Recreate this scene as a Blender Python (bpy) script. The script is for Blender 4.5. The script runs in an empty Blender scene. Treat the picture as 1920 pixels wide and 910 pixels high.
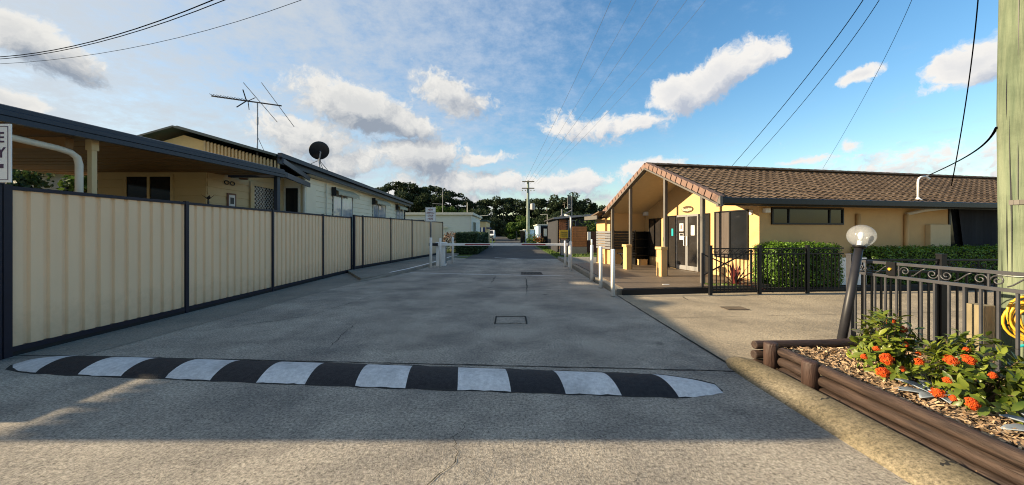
import bpy, bmesh, math, random
import numpy as np
from mathutils import Vector, Matrix, Euler

R = math.radians
random.seed(7)
np.random.seed(7)
scene = bpy.context.scene
COL = scene.collection

# ------------------------------------------------------------------ camera
cam_d = bpy.data.cameras.new('camera')
cam = bpy.data.objects.new('camera', cam_d)
COL.objects.link(cam)
cam.location = (0, 0, 1.5)
cam.rotation_euler = (R(90), 0, 0)
cam_d.sensor_width = 36
cam_d.lens = 36 * 660 / 1920
cam_d.shift_y = -20 / 1920
cam_d.clip_start = 0.05
cam_d.clip_end = 6000
scene.camera = cam

# ------------------------------------------------------------------ light
SUN_EL = math.atan(0.345)
SUN_HEAD = R(1.5)              # light travels towards +X
SKY_STRENGTH = 0.089
sun_d = bpy.data.lights.new('sun', 'SUN')
sun_d.energy = 4.4
sun_d.angle = R(0.6)
sun_d.color = (1.0, 0.81, 0.54)
sun = bpy.data.objects.new('sun', sun_d)
COL.objects.link(sun)
ldir = Vector((math.cos(SUN_EL) * math.cos(SUN_HEAD), math.cos(SUN_EL) * math.sin(SUN_HEAD), -math.sin(SUN_EL)))
sun.rotation_euler = ldir.to_track_quat('-Z', 'Y').to_euler()
sun.location = (-30, 0, 20)
scene.view_settings.view_transform = 'Standard'
scene.view_settings.look = 'None'
scene.view_settings.gamma = 1
scene.view_settings.use_curve_mapping = False
scene.view_settings.exposure = 1.50
scene.render.film_transparent = False
scene.cycles.max_bounces = 8
scene.cycles.transparent_max_bounces = 12
scene.cycles.use_denoising = True
scene.cycles.filter_width = 1.05

# ------------------------------------------------------------------ world
world = bpy.data.worlds.new('World')
scene.world = world
world.use_nodes = True
wn, wl = world.node_tree.nodes, world.node_tree.links
wn.clear()


def wnode(t, **kw):
    n = wn.new(t)
    for k, v in kw.items():
        setattr(n, k, v)
    return n


def wset(n, i, v):
    if hasattr(v, 'links') or isinstance(v, bpy.types.NodeSocket):
        wl.new(v, n.inputs[i])
    else:
        n.inputs[i].default_value = v


def wm(op, a, b=None, c=None, clamp=False):
    n = wnode('ShaderNodeMath', operation=op, use_clamp=clamp)
    wset(n, 0, a)
    if b is not None:
        wset(n, 1, b)
    if c is not None:
        wset(n, 2, c)
    return n.outputs[0]


def wsmooth(v, lo, hi, a=0.0, b=1.0):
    n = wnode('ShaderNodeMapRange', interpolation_type='SMOOTHSTEP')
    wset(n, 0, v)
    for i, x in enumerate((lo, hi, a, b)):
        n.inputs[1 + i].default_value = x
    return n.outputs[0]


def wnoise(vec, scale, detail=6, rough=0.55, w=None):
    n = wnode('ShaderNodeTexNoise')
    wset(n, 'Vector', vec)
    n.inputs['Scale'].default_value = scale
    n.inputs['Detail'].default_value = detail
    n.inputs['Roughness'].default_value = rough
    return n


def wmix(f, a, b):
    n = wnode('ShaderNodeMix', data_type='RGBA')
    wset(n, 0, f)
    wset(n, 6, a)
    wset(n, 7, b)
    return n.outputs[2]


def wcomb(x, y, z=0.0):
    n = wnode('ShaderNodeCombineXYZ')
    wset(n, 0, x)
    wset(n, 1, y)
    wset(n, 2, z)
    return n.outputs[0]


tc = wnode('ShaderNodeTexCoord')
sky = wnode('ShaderNodeTexSky', sky_type='NISHITA')
sky.sun_disc = False
sky.sun_elevation = SUN_EL
sky.sun_rotation = R(-90) - SUN_HEAD
sky.air_density = 1.2
sky.dust_density = 0.9
sky.ozone_density = 2.0
sep = wnode('ShaderNodeSeparateXYZ')
wl.new(tc.outputs['Generated'], sep.inputs[0])
AZ = wm('ARCTAN2', sep.outputs[0], sep.outputs[1])
EL = wm('ARCSINE', sep.outputs[2])
AE = wcomb(AZ, EL)
warp = wnoise(tc.outputs['Generated'], 9.0, 5, 0.6)
wv = wnode('ShaderNodeVectorMath', operation='MULTIPLY_ADD')
wl.new(warp.outputs['Color'], wv.inputs[0])
wv.inputs[1].default_value = (0.10, 0.06, 0)
wl.new(AE, wv.inputs[2])
wv2 = wnode('ShaderNodeVectorMath', operation='SUBTRACT')
wl.new(wv.outputs[0], wv2.inputs[0])
wv2.inputs[1].default_value = (0.05, 0.03, 0)
AEW = wv2.outputs[0]


def px_az_el(x, y):
    a = math.atan((x - 960) / 660)
    return a, math.atan((435 - y) / 660 * math.cos(a))


# (x, y, half width, half height, tilt deg, weight): the separate cumulus of the afternoon sky
CLOUDS = [(665, 202, 125, 54, -8, 1.1), (745, 230, 85, 28, -8, 0.9), (790, 292, 95, 44, -3, 1.05), (840, 176, 85, 46, -15, 0.62),
          (1330, 155, 135, 46, 24, 1.15), (1410, 110, 66, 24, 8, 0.9), (1262, 180, 58, 38, 10, 1.0),
          (1825, 118, 105, 46, 18, 0.95), (1770, 160, 70, 14, 5, 0.5), (1110, 240, 100, 32, -4, 0.56),
          (1615, 138, 48, 14, 16, 0.62), (70, 88, 150, 46, -22, 0.85), (15, 185, 70, 30, -10, 0.8), (575, 258, 120, 50, -8, 0.7),
          (905, 300, 60, 12, 8, 0.6), (1215, 315, 70, 22, 12, 0.7), (1205, 230, 40, 22, 0, 0.6), (640, 300, 90, 30, 0, 0.6),
          (1050, 345, 120, 26, 4, 0.75), (900, 345, 120, 26, 0, 0.7), (1500, 300, 60, 10, 0, 0.4), (1590, 275, 22, 12, 0, 0.4)]


def field(vec, off=None):
    if off:
        n = wnode('ShaderNodeVectorMath', operation='ADD')
        wl.new(vec, n.inputs[0])
        n.inputs[1].default_value = (off[0], off[1], 0)
        vec = n.outputs[0]
    cur = None
    for (x, y, hw, hh, tilt, w) in CLOUDS:
        a, e = px_az_el(x, y)
        a1, _ = px_az_el(x + hw, y)
        _, e1 = px_az_el(x, y - hh)
        m = wnode('ShaderNodeMapping', vector_type='TEXTURE')
        wl.new(vec, m.inputs['Vector'])
        m.inputs['Location'].default_value = (a, e, 0)
        m.inputs['Rotation'].default_value = (0, 0, R(tilt))
        m.inputs['Scale'].default_value = (a1 - a, e1 - e, 1)
        ln = wnode('ShaderNodeVectorMath', operation='LENGTH')
        wl.new(m.outputs[0], ln.inputs[0])
        v = wm('MULTIPLY_ADD', ln.outputs['Value'], -w, w)
        cur = v if cur is None else wm('MAXIMUM', cur, v)
    cur = wm('MAXIMUM', cur, -0.6)
    nz = wnoise(vec, 11.0, 9, 0.62)
    nz2 = wnoise(vec, 38.0, 7, 0.68)
    d = wm('MULTIPLY_ADD', nz.outputs['Fac'], 1.35, -0.60)
    d2 = wm('MULTIPLY_ADD', nz2.outputs['Fac'], 0.95, -0.475)
    # low bank of stratocumulus all round the horizon
    bank_n = wnoise(vec, 5.0, 6, 0.6)
    sp = wnode('ShaderNodeSeparateXYZ')
    wl.new(vec, sp.inputs[0])
    band = wm('MULTIPLY', wsmooth(sp.outputs[1], 0.30, 0.08), wsmooth(sp.outputs[1], -0.05, 0.03))
    bank = wm('MULTIPLY_ADD', wm('MULTIPLY_ADD', bank_n.outputs['Fac'], 2.4, -0.95), band, wm('MULTIPLY_ADD', band, 0.6, -0.75))
    return wm('ADD', wm('ADD', wm('MAXIMUM', cur, bank), d), d2)


D1 = field(AEW)
D2 = field(AEW, (-0.030, 0.034))
alpha = wsmooth(D1, 0.0, 0.40)
litf = wm('MULTIPLY_ADD', wm('SUBTRACT', D1, D2), 1.15, 0.56, clamp=True)
core = wsmooth(D1, 0.25, 1.1)
litf = wm('SUBTRACT', litf, wm('MULTIPLY', core, 0.34), clamp=True)
# clouds near the sun are back-lit (grey belly), away from it front-lit and white
away = wsmooth(AZ, -0.45, 0.45)
grey = wmix(away, (1.25, 1.45, 1.75, 1), (1.95, 2.15, 2.55, 1))
white = wmix(away, (3.45, 3.4, 3.25, 1), (3.75, 3.65, 3.5, 1))
cloud_col = wmix(litf, grey, white)
# thin high veil, thickest on the sun's side
den = wm('ADD', sep.outputs[2], 0.22)
VP = wcomb(wm('DIVIDE', sep.outputs[0], den), wm('DIVIDE', sep.outputs[1], den))
v1 = wnoise(VP, 1.1, 8, 0.62)
v1.inputs['Distortion'].default_value = 0.5
v2 = wnoise(VP, 9.0, 7, 0.72)
veil_cov = wsmooth(wm('MULTIPLY_ADD', EL, -0.25, AZ), 0.62, -0.85)
veil = wm('ADD', wm('MULTIPLY_ADD', v1.outputs['Fac'], 1.5, -0.78), wm('MULTIPLY_ADD', v2.outputs['Fac'], 1.5, -0.68))
veil = wm('MULTIPLY_ADD', veil_cov, 1.0, veil)
veil_a = wm('MULTIPLY', wsmooth(veil, 0.05, 1.35), 0.92)
veil_col = wmix(veil_cov, (2.1, 2.6, 3.5, 1), (2.45, 2.65, 2.85, 1))
hs = wnode('ShaderNodeHueSaturation')
wl.new(sky.outputs[0], hs.inputs['Color'])
hs.inputs['Saturation'].default_value = 1.30
hs.inputs['Value'].default_value = 0.86
c1 = wmix(veil_a, hs.outputs[0], veil_col)
c2 = wmix(alpha, c1, cloud_col)
bg = wnode('ShaderNodeBackground')
wl.new(c2, bg.inputs['Color'])
bg.inputs['Strength'].default_value = SKY_STRENGTH
wo = wnode('ShaderNodeOutputWorld')
wl.new(bg.outputs[0], wo.inputs[0])


# ------------------------------------------------------------------ materials
def new_mat(name):
    m = bpy.data.materials.new(name)
    m.use_nodes = True
    m.node_tree.nodes.clear()
    return m, m.node_tree.nodes, m.node_tree.links


def mat(name, col, rough=0.6, var=0.12, scale=6.0, bump=0.0, bscale=40.0, metal=0.0, col2=None, spec=0.35, stretch=(1, 1, 1),
        coat=0.0, dirt=0.0, island=0.0, translucent=0.0, detail=6, splash=0.0):
    m, n, l = new_mat(name)
    out = n.new('ShaderNodeOutputMaterial')
    p = n.new('ShaderNodeBsdfPrincipled')
    p.inputs['Roughness'].default_value = rough
    p.inputs['Metallic'].default_value = metal
    p.inputs['Specular IOR Level'].default_value = spec
    p.inputs['Coat Weight'].default_value = coat
    g = n.new('ShaderNodeNewGeometry')
    mp = n.new('ShaderNodeMapping')
    mp.inputs['Scale'].default_value = stretch
    l.new(g.outputs['Position'], mp.inputs[0])
    nz = n.new('ShaderNodeTexNoise')
    nz.inputs['Scale'].default_value = scale
    nz.inputs['Detail'].default_value = detail
    nz.inputs['Roughness'].default_value = 0.6
    l.new(mp.outputs[0], nz.inputs['Vector'])
    rmp = n.new('ShaderNodeMapRange')
    rmp.inputs[1].default_value = 0.28
    rmp.inputs[2].default_value = 0.72
    l.new(nz.outputs['Fac'], rmp.inputs[0])
    fac = rmp.outputs[0]
    mx = n.new('ShaderNodeMix')
    mx.data_type = 'RGBA'
    c = tuple(col) + (1,)
    if col2 is None:
        a = tuple(max(0, x * (1 - var)) for x in col) + (1,)
        b = tuple(min(1, x * (1 + var)) for x in col) + (1,)
    else:
        a, b = c, tuple(col2) + (1,)
    mx.inputs[6].default_value = a
    mx.inputs[7].default_value = b
    if island > 0:
        oi = n.new('ShaderNodeObjectInfo')
        ad = n.new('ShaderNodeMath')
        l.new(oi.outputs['Random'], ad.inputs[0])
        l.new(g.outputs['Random Per Island'], ad.inputs[1])
        fr = n.new('ShaderNodeMath')
        fr.operation = 'FRACT'
        l.new(ad.outputs[0], fr.inputs[0])
        mxx = n.new('ShaderNodeMix')
        mxx.inputs[0].default_value = island
        l.new(fac, mxx.inputs[2])
        l.new(fr.outputs[0], mxx.inputs[3])
        fac = mxx.outputs[0]
    l.new(fac, mx.inputs[0])
    colsock = mx.outputs[2]
    if dirt > 0:
        dz = n.new('ShaderNodeTexNoise')
        dz.inputs['Scale'].default_value = 1.7
        dz.inputs['Detail'].default_value = 7
        dz.inputs['Roughness'].default_value = 0.7
        l.new(g.outputs['Position'], dz.inputs['Vector'])
        dr = n.new('ShaderNodeMapRange')
        dr.inputs[1].default_value = 0.48
        dr.inputs[2].default_value = 0.75
        dr.inputs[4].default_value = dirt
        l.new(dz.outputs['Fac'], dr.inputs[0])
        dm = n.new('ShaderNodeMix')
        dm.data_type = 'RGBA'
        l.new(dr.outputs[0], dm.inputs[0])
        l.new(colsock, dm.inputs[6])
        dm.inputs[7].default_value = tuple(x * 0.35 for x in col) + (1,)
        colsock = dm.outputs[2]
    if splash > 0:
        sz = n.new('ShaderNodeSeparateXYZ')
        l.new(g.outputs['Position'], sz.inputs[0])
        sn_ = n.new('ShaderNodeTexNoise')
        sn_.inputs['Scale'].default_value = 5
        sn_.inputs['Detail'].default_value = 8
        sn_.inputs['Roughness'].default_value = 0.7
        l.new(g.outputs['Position'], sn_.inputs['Vector'])
        sm1 = n.new('ShaderNodeMath')
        sm1.operation = 'MULTIPLY_ADD'
        sm1.inputs[1].default_value = -0.9
        l.new(sn_.outputs['Fac'], sm1.inputs[0])
        l.new(sz.outputs[2], sm1.inputs[2])
        sr_ = n.new('ShaderNodeMapRange')
        sr_.inputs[1].default_value = -0.35
        sr_.inputs[2].default_value = 0.15
        sr_.inputs[3].default_value = splash
        sr_.inputs[4].default_value = 0.0
        l.new(sm1.outputs[0], sr_.inputs[0])
        sx_ = n.new('ShaderNodeMix')
        sx_.data_type = 'RGBA'
        l.new(sr_.outputs[0], sx_.inputs[0])
        l.new(colsock, sx_.inputs[6])
        sx_.inputs[7].default_value = (0.16, 0.12, 0.08, 1)
        colsock = sx_.outputs[2]
    l.new(colsock, p.inputs['Base Color'])
    if bump > 0:
        bz = n.new('ShaderNodeTexNoise')
        bz.inputs['Scale'].default_value = bscale
        bz.inputs['Detail'].default_value = 4
        l.new(mp.outputs[0], bz.inputs['Vector'])
        bp = n.new('ShaderNodeBump')
        bp.inputs['Strength'].default_value = bump
        bp.inputs['Distance'].default_value = 0.01
        l.new(bz.outputs['Fac'], bp.inputs['Height'])
        l.new(bp.outputs[0], p.inputs['Normal'])
    if translucent > 0:
        tr = n.new('ShaderNodeBsdfTranslucent')
        l.new(colsock, tr.inputs['Color'])
        ms = n.new('ShaderNodeMixShader')
        ms.inputs[0].default_value = translucent
        l.new(p.outputs[0], ms.inputs[1])
        l.new(tr.outputs[0], ms.inputs[2])
        l.new(ms.outputs[0], out.inputs[0])
    else:
        l.new(p.outputs[0], out.inputs[0])
    return m


def concrete(name, c_lo, c_hi, stain, stain_amt=0.6, grain=1.0, rough=0.9, tyre=None):
    """weathered concrete: broad patches, stains, visible aggregate grain and pits"""
    m, n, l = new_mat(name)
    out = n.new('ShaderNodeOutputMaterial')
    p = n.new('ShaderNodeBsdfPrincipled')
    p.inputs['Roughness'].default_value = rough
    p.inputs['Specular IOR Level'].default_value = 0.3
    g = n.new('ShaderNodeNewGeometry')

    def noise(s, d=6, r=0.6, vec=None):
        t = n.new('ShaderNodeTexNoise')
        t.inputs['Scale'].default_value = s
        t.inputs['Detail'].default_value = d
        t.inputs['Roughness'].default_value = r
        l.new(vec or g.outputs['Position'], t.inputs['Vector'])
        return t.outputs['Fac']

    def ramp(v, a, b, c=0.0, d=1.0):
        t = n.new('ShaderNodeMapRange')
        l.new(v, t.inputs[0])
        for i, x in enumerate((a, b, c, d)):
            t.inputs[1 + i].default_value = x
        return t.outputs[0]

    def mix(f, a, b, blend='MIX'):
        t = n.new('ShaderNodeMix')
        t.data_type = 'RGBA'
        t.blend_type = blend
        if isinstance(f, float):
            t.inputs[0].default_value = f
        else:
            l.new(f, t.inputs[0])
        for i, x in ((6, a), (7, b)):
            if isinstance(x, tuple):
                t.inputs[i].default_value = x + (1,) if len(x) == 3 else x
            else:
                l.new(x, t.inputs[i])
        return t.outputs[2]
    mp = n.new('ShaderNodeMapping')
    mp.inputs['Scale'].default_value = (0.9, 1.1, 1)
    l.new(g.outputs['Position'], mp.inputs[0])
    broad = ramp(noise(0.9, 7, 0.62), 0.32, 0.68)
    c = mix(broad, c_lo, c_hi)
    st = ramp(noise(0.75, 10, 0.74, mp.outputs[0]), 0.46, 0.70, 0, stain_amt)
    c = mix(st, c, stain)
    if tyre:
        # tyre-darkened wheel paths along the lane, broken up by noise
        sp = n.new('ShaderNodeSeparateXYZ')
        l.new(g.outputs['Position'], sp.inputs[0])
        tot = None
        for x0, wd in tyre:
            a = n.new('ShaderNodeMath')
            a.operation = 'SUBTRACT'
            l.new(sp.outputs[0], a.inputs[0])
            a.inputs[1].default_value = x0
            b = n.new('ShaderNodeMath')
            b.operation = 'ABSOLUTE'
            l.new(a.outputs[0], b.inputs[0])
            r_ = ramp(b.outputs[0], wd, wd * 0.25)
            if tot is None:
                tot = r_
            else:
                q = n.new('ShaderNodeMath')
                q.operation = 'MAXIMUM'
                l.new(tot, q.inputs[0])
                l.new(r_, q.inputs[1])
                tot = q.outputs[0]
        q = n.new('ShaderNodeMath')
        q.operation = 'MULTIPLY'
        l.new(tot, q.inputs[0])
        l.new(ramp(noise(1.6, 6, 0.7), 0.35, 0.7, 0.0, 0.5), q.inputs[1])
        c = mix(q.outputs[0], c, stain)
    gr = ramp(noise(42, 6, 0.85), 0.36, 0.64, 1 - 0.50 * min(grain, 1.4), 1 + 0.48 * grain)
    cc = n.new('ShaderNodeCombineColor')
    for i in range(3):
        l.new(gr, cc.inputs[i])
    c = mix(1.0, c, cc.outputs[0], 'MULTIPLY')
    vo = n.new('ShaderNodeTexVoronoi')
    vo.inputs['Scale'].default_value = 34
    l.new(g.outputs['Position'], vo.inputs['Vector'])
    pit = ramp(vo.outputs['Distance'], 0.12, 0.28, 0.60 * min(grain, 1.3), 0.0)
    pm = n.new('ShaderNodeMath')
    pm.operation = 'MULTIPLY'
    l.new(pit, pm.inputs[0])
    l.new(ramp(noise(5, 3), 0.45, 0.6), pm.inputs[1])
    c = mix(pm.outputs[0], c, tuple(x * 0.3 for x in c_lo))
    vo2 = n.new('ShaderNodeTexVoronoi')
    vo2.inputs['Scale'].default_value = 1.3
    dis = n.new('ShaderNodeVectorMath')
    dis.operation = 'MULTIPLY_ADD'
    nc = n.new('ShaderNodeTexNoise')
    nc.inputs['Scale'].default_value = 9
    l.new(g.outputs['Position'], nc.inputs['Vector'])
    l.new(nc.outputs['Color'], dis.inputs[0])
    dis.inputs[1].default_value = (0.12, 0.12, 0)
    l.new(g.outputs['Position'], dis.inputs[2])
    l.new(dis.outputs[0], vo2.inputs['Vector'])
    drip = ramp(vo2.outputs['Distance'], 0.03, 0.13, 0.62, 0.0)
    dmm = n.new('ShaderNodeMath')
    dmm.operation = 'MULTIPLY'
    l.new(drip, dmm.inputs[0])
    l.new(ramp(noise(0.7, 3), 0.48, 0.60), dmm.inputs[1])
    c = mix(dmm.outputs[0], c, tuple(x * 0.45 for x in stain))
    l.new(c, p.inputs['Base Color'])
    hsum = n.new('ShaderNodeMath')
    hsum.operation = 'ADD'
    l.new(noise(95, 4, 0.7), hsum.inputs[0])
    l.new(ramp(noise(14, 4), 0.2, 0.8, 0, 0.8), hsum.inputs[1])
    bp = n.new('ShaderNodeBump')
    bp.inputs['Strength'].default_value = min(1.0, 0.75 * grain)
    bp.inputs['Distance'].default_value = 0.010
    l.new(hsum.outputs[0], bp.inputs['Height'])
    l.new(bp.outputs[0], p.inputs['Normal'])
    l.new(p.outputs[0], out.inputs[0])
    return m


def glass_dark(name, col=(0.012, 0.013, 0.015), rough=0.06):
    return mat(name, col, rough, var=0.3, scale=1.2, spec=0.3)


M = {}
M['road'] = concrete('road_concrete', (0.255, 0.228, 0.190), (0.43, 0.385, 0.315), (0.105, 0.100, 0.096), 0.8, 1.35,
                     tyre=((-2.4, .7), (-0.75, .6), (0.9, .6)))
M['drive'] = concrete('drive_concrete', (0.27, 0.225, 0.16), (0.39, 0.325, 0.23), (0.15, 0.128, 0.095), 0.7, 1.1)
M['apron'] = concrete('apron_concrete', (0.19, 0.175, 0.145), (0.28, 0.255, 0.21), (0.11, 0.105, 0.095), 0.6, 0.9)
M['kerb'] = concrete('kerb_concrete', (0.165, 0.138, 0.092), (0.25, 0.212, 0.145), (0.09, 0.072, 0.035), 0.85, 1.2)
M['asphalt'] = concrete('asphalt', (0.05, 0.05, 0.052), (0.085, 0.083, 0.08), (0.04, 0.04, 0.04), 0.5, 0.8)
M['deck'] = mat('deck_brown', (0.10, 0.078, 0.060), 0.6, scale=3.0, bump=0.15, bscale=9, stretch=(0.25, 7, 1), col2=(0.17, 0.135, 0.10), dirt=0.3)
M['ground'] = mat('earth_grass', (0.07, 0.09, 0.03), 1.0, scale=0.8, col2=(0.16, 0.14, 0.07), bump=0.6, bscale=18)
M['grass'] = mat('lawn', (0.055, 0.10, 0.02), 0.9, scale=1.5, col2=(0.12, 0.17, 0.035), island=0.6, translucent=0.2)
M['fence_cream'] = mat('cream_steel', (0.80, 0.56, 0.345), 0.6, var=0.05, scale=2.0, dirt=0.03, stretch=(1, 1, 0.25), splash=0.28, bump=0.05, bscale=3)
M['navy'] = mat('navy_steel', (0.006, 0.008, 0.020), 0.5, var=0.15, scale=5, dirt=0.2)
M['navy_fascia'] = mat('navy_fascia', (0.014, 0.024, 0.042), 0.45, var=0.12, scale=3, dirt=0.2)
M['white'] = mat('white_paint', (0.76, 0.75, 0.72), 0.45, var=0.04, scale=7, dirt=0.16)
M['line_white'] = mat('road_line', (0.62, 0.61, 0.58), 0.8, scale=14, col2=(0.36, 0.35, 0.33), bump=0.3, bscale=80)
M['hump_white'] = mat('hump_white', (0.46, 0.46, 0.46), 0.7, scale=26, col2=(0.70, 0.70, 0.69), bump=0.9, bscale=70, dirt=0.60, detail=10)
M['hump_black'] = mat('hump_black', (0.006, 0.006, 0.009), 0.75, scale=25, col2=(0.024, 0.024, 0.027), bump=0.9, bscale=90)
M['tar'] = mat('crack_dark', (0.025, 0.024, 0.022), 0.95)
M['curtain'] = mat('curtain_glass', (0.085, 0.070, 0.060), 0.10, scale=2, col2=(0.12, 0.10, 0.088), stretch=(8, 8, 0.3), spec=0.4)
M['soffit'] = mat('soffit_timber', (0.19, 0.105, 0.042), 0.6, scale=2, var=0.15, stretch=(1, 8, 1))
M['board_cream'] = mat('board_cream', (0.50, 0.385, 0.21), 0.55, var=0.05, scale=1.5, dirt=0.12)
M['board_white'] = mat('board_white', (0.70, 0.62, 0.46), 0.5, var=0.04, scale=1.5, dirt=0.12)
M['trim_white'] = mat('trim_white', (0.60, 0.57, 0.48), 0.45, var=0.05, dirt=0.1)
M['gable_yellow'] = mat('gable_yellow', (0.66, 0.49, 0.22), 0.6, var=0.05)
M['glass'] = glass_dark('window_glass')
M['glass_blue'] = mat('window_curtain', (0.10, 0.13, 0.19), 0.12, scale=3, col2=(0.38, 0.42, 0.50), stretch=(1, 14, 0.2), coat=1.0)
M['glass_brown'] = mat('tinted_glass', (0.018, 0.016, 0.015), 0.06, scale=1.0, col2=(0.032, 0.028, 0.025), spec=0.5)
M['render'] = mat('yellow_render', (0.54, 0.35, 0.155), 0.75, var=0.06, scale=2.2, bump=0.15, bscale=60, dirt=0.10)
M['render_pale'] = mat('soffit_cream', (0.54, 0.42, 0.24), 0.7, var=0.05)
M['tile'] = mat('roof_tile', (0.095, 0.062, 0.040), 0.85, scale=1.2, col2=(0.205, 0.145, 0.095), island=0.45, bump=0.35, bscale=45, dirt=0.45, detail=8)
M['tile_pink'] = mat('barge_tile', (0.155, 0.095, 0.073), 0.85, scale=9, col2=(0.215, 0.138, 0.110), island=0.4, bump=0.3, bscale=60)
M['barge'] = mat('barge_grey', (0.11, 0.10, 0.088), 0.55, var=0.1)
M['black'] = mat('black_metal', (0.004, 0.004, 0.005), 0.45, var=0.2, scale=8)
M['charcoal'] = mat('charcoal_metal', (0.016, 0.016, 0.020), 0.45, var=0.2, scale=9, dirt=0.2)
M['grey_metal'] = mat('grey_metal', (0.26, 0.26, 0.27), 0.42, var=0.1, metal=0.4)
M['alu'] = mat('aluminium', (0.42, 0.41, 0.40), 0.35, var=0.1, metal=0.6)
M['wire'] = mat('wire_black', (0.002, 0.002, 0.003), 1.0, spec=0.0)
M['wire_grey'] = mat('wire_grey', (0.10, 0.11, 0.13), 0.9, spec=0.0)
M['fence_grey'] = mat('fence_grey', (0.045, 0.045, 0.050), 0.42, var=0.2, scale=9, dirt=0.2, spec=0.5)
M['blind'] = mat('blind_cloth', (0.010, 0.011, 0.015), 0.9, var=0.3, scale=3, stretch=(3, 3, 0.4))
M['log'] = mat('stained_log', (0.010, 0.006, 0.005), 0.55, scale=6, col2=(0.075, 0.048, 0.036), bump=1.0, bscale=26, stretch=(6, 0.55, 6), dirt=0.3, detail=8)
M['log_x'] = mat('stained_log_cross', (0.020, 0.012, 0.009), 0.55, scale=5, col2=(0.065, 0.040, 0.030), bump=0.7, bscale=22, stretch=(0.55, 6, 6), dirt=0.3, detail=8)
M['log_v'] = mat('stained_post', (0.024, 0.013, 0.010), 0.55, scale=5, col2=(0.075, 0.044, 0.034), bump=0.7, bscale=22, stretch=(6, 6, 0.55), dirt=0.3, detail=8)
M['soil'] = mat('soil', (0.05, 0.035, 0.022), 1.0, scale=12, col2=(0.16, 0.11, 0.07), bump=1.0, bscale=30)
M['mulch'] = mat('mulch_chip', (0.13, 0.075, 0.04), 0.85, scale=4, col2=(0.56, 0.40, 0.24), island=0.9)
M['leaf_ixora'] = mat('ixora_leaf', (0.018, 0.055, 0.008), 0.36, scale=7, col2=(0.22, 0.25, 0.030), island=0.6, translucent=0.22, spec=0.4)
M['petal'] = mat('ixora_petal', (0.42, 0.018, 0.006), 0.6, scale=22, col2=(0.78, 0.16, 0.012), island=0.6, translucent=0.2)
M['stem'] = mat('shrub_stem', (0.10, 0.07, 0.04), 0.8)
M['leaf_hedge'] = mat('hedge_leaf', (0.030, 0.085, 0.010), 0.45, scale=4, col2=(0.16, 0.28, 0.028), island=0.6, translucent=0.25)
M['leaf_hedge_d'] = mat('dark_hedge_leaf', (0.020, 0.045, 0.014), 0.5, scale=4, col2=(0.055, 0.095, 0.028), island=0.6, translucent=0.2)
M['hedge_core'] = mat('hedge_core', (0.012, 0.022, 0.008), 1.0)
M['leaf_gum'] = mat('gum_leaf', (0.016, 0.028, 0.014), 0.7, scale=0.5, col2=(0.050, 0.070, 0.034), island=0.55, translucent=0.2, spec=0.1)
M['leaf_tree'] = mat('tree_leaf', (0.022, 0.050, 0.010), 0.65, scale=0.6, col2=(0.075, 0.125, 0.022), island=0.55, translucent=0.25, spec=0.15)
M['bark'] = mat('gum_bark', (0.20, 0.17, 0.14), 0.9, scale=2, var=0.4)
M['cabin_white'] = mat('cabin_white', (0.66, 0.65, 0.58), 0.5, var=0.04, scale=1.5, dirt=0.12)
M['leaf_red'] = mat('bush_red', (0.10, 0.045, 0.03), 0.6, scale=5, col2=(0.20, 0.13, 0.08), island=0.8, translucent=0.2)
M['leaf_maroon'] = mat('maroon_leaf', (0.075, 0.014, 0.016), 0.38, scale=6, col2=(0.21, 0.05, 0.042), island=0.7, translucent=0.2)
M['leaf_grey'] = mat('bluegrey_leaf', (0.22, 0.255, 0.29), 0.45, var=0.12, scale=8)
M['pole_green'] = mat('treated_pole', (0.085, 0.115, 0.075), 0.9, scale=3, col2=(0.205, 0.235, 0.155), bump=0.7, bscale=14, stretch=(5, 5, 0.35), dirt=0.5, detail=9, spec=0.15)
M['pole_far'] = mat('far_pole', (0.20, 0.24, 0.20), 0.85, scale=2, var=0.2)
M['timber_pale'] = mat('pale_timber', (0.20, 0.165, 0.10), 0.9, scale=4, var=0.35, stretch=(5, 5, 0.5), bump=0.4, bscale=20)
M['hose_y'] = mat('hose_yellow', (0.66, 0.37, 0.03), 0.4, var=0.1)
M['hose_t'] = mat('hose_teal', (0.02, 0.33, 0.36), 0.4)
M['slat_orange'] = mat('orange_slat', (0.34, 0.135, 0.045), 0.6, scale=5, var=0.2)
M['slat_red'] = mat('dark_red_slat', (0.085, 0.030, 0.020), 0.7, scale=5, var=0.2)
M['brick'] = mat('orange_brick', (0.40, 0.155, 0.07), 0.85, scale=8, var=0.25)
M['sign_yellow'] = mat('sign_yellow', (0.55, 0.34, 0.03), 0.5)
M['sign_white'] = mat('sign_white', (0.72, 0.72, 0.70), 0.4, var=0.03)
M['sign_purple'] = mat('sign_purple', (0.045, 0.018, 0.06), 0.5)
M['sign_red'] = mat('sign_red', (0.20, 0.025, 0.02), 0.5)
M['sign_brown'] = mat('sign_brown', (0.075, 0.048, 0.025), 0.5)
M['letter_cream'] = mat('letter_cream', (0.72, 0.62, 0.42), 0.5)
M['red'] = mat('boom_red', (0.22, 0.012, 0.02), 0.45)
M['blue_wall'] = mat('blue_wall', (0.33, 0.47, 0.62), 0.6, var=0.06)
M['navy_cloth'] = mat('blue_cloth', (0.02, 0.035, 0.11), 0.8)
M['paper'] = mat('paper', (0.62, 0.60, 0.58), 0.7)
M['print'] = mat('paper_print', (0.25, 0.16, 0.16), 0.7)
M['black_plain'] = mat('rubber_black', (0.015, 0.015, 0.015), 0.8)
M['awning'] = mat('awning_cream', (0.42, 0.38, 0.27), 0.8, var=0.1)
M['frame_brown'] = mat('picture_frame', (0.13, 0.055, 0.03), 0.5)
M['roof_dark'] = mat('dark_roof', (0.03, 0.03, 0.034), 0.6)
M['roof_green'] = mat('green_roof', (0.018, 0.048, 0.055), 0.45, var=0.1)
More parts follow.
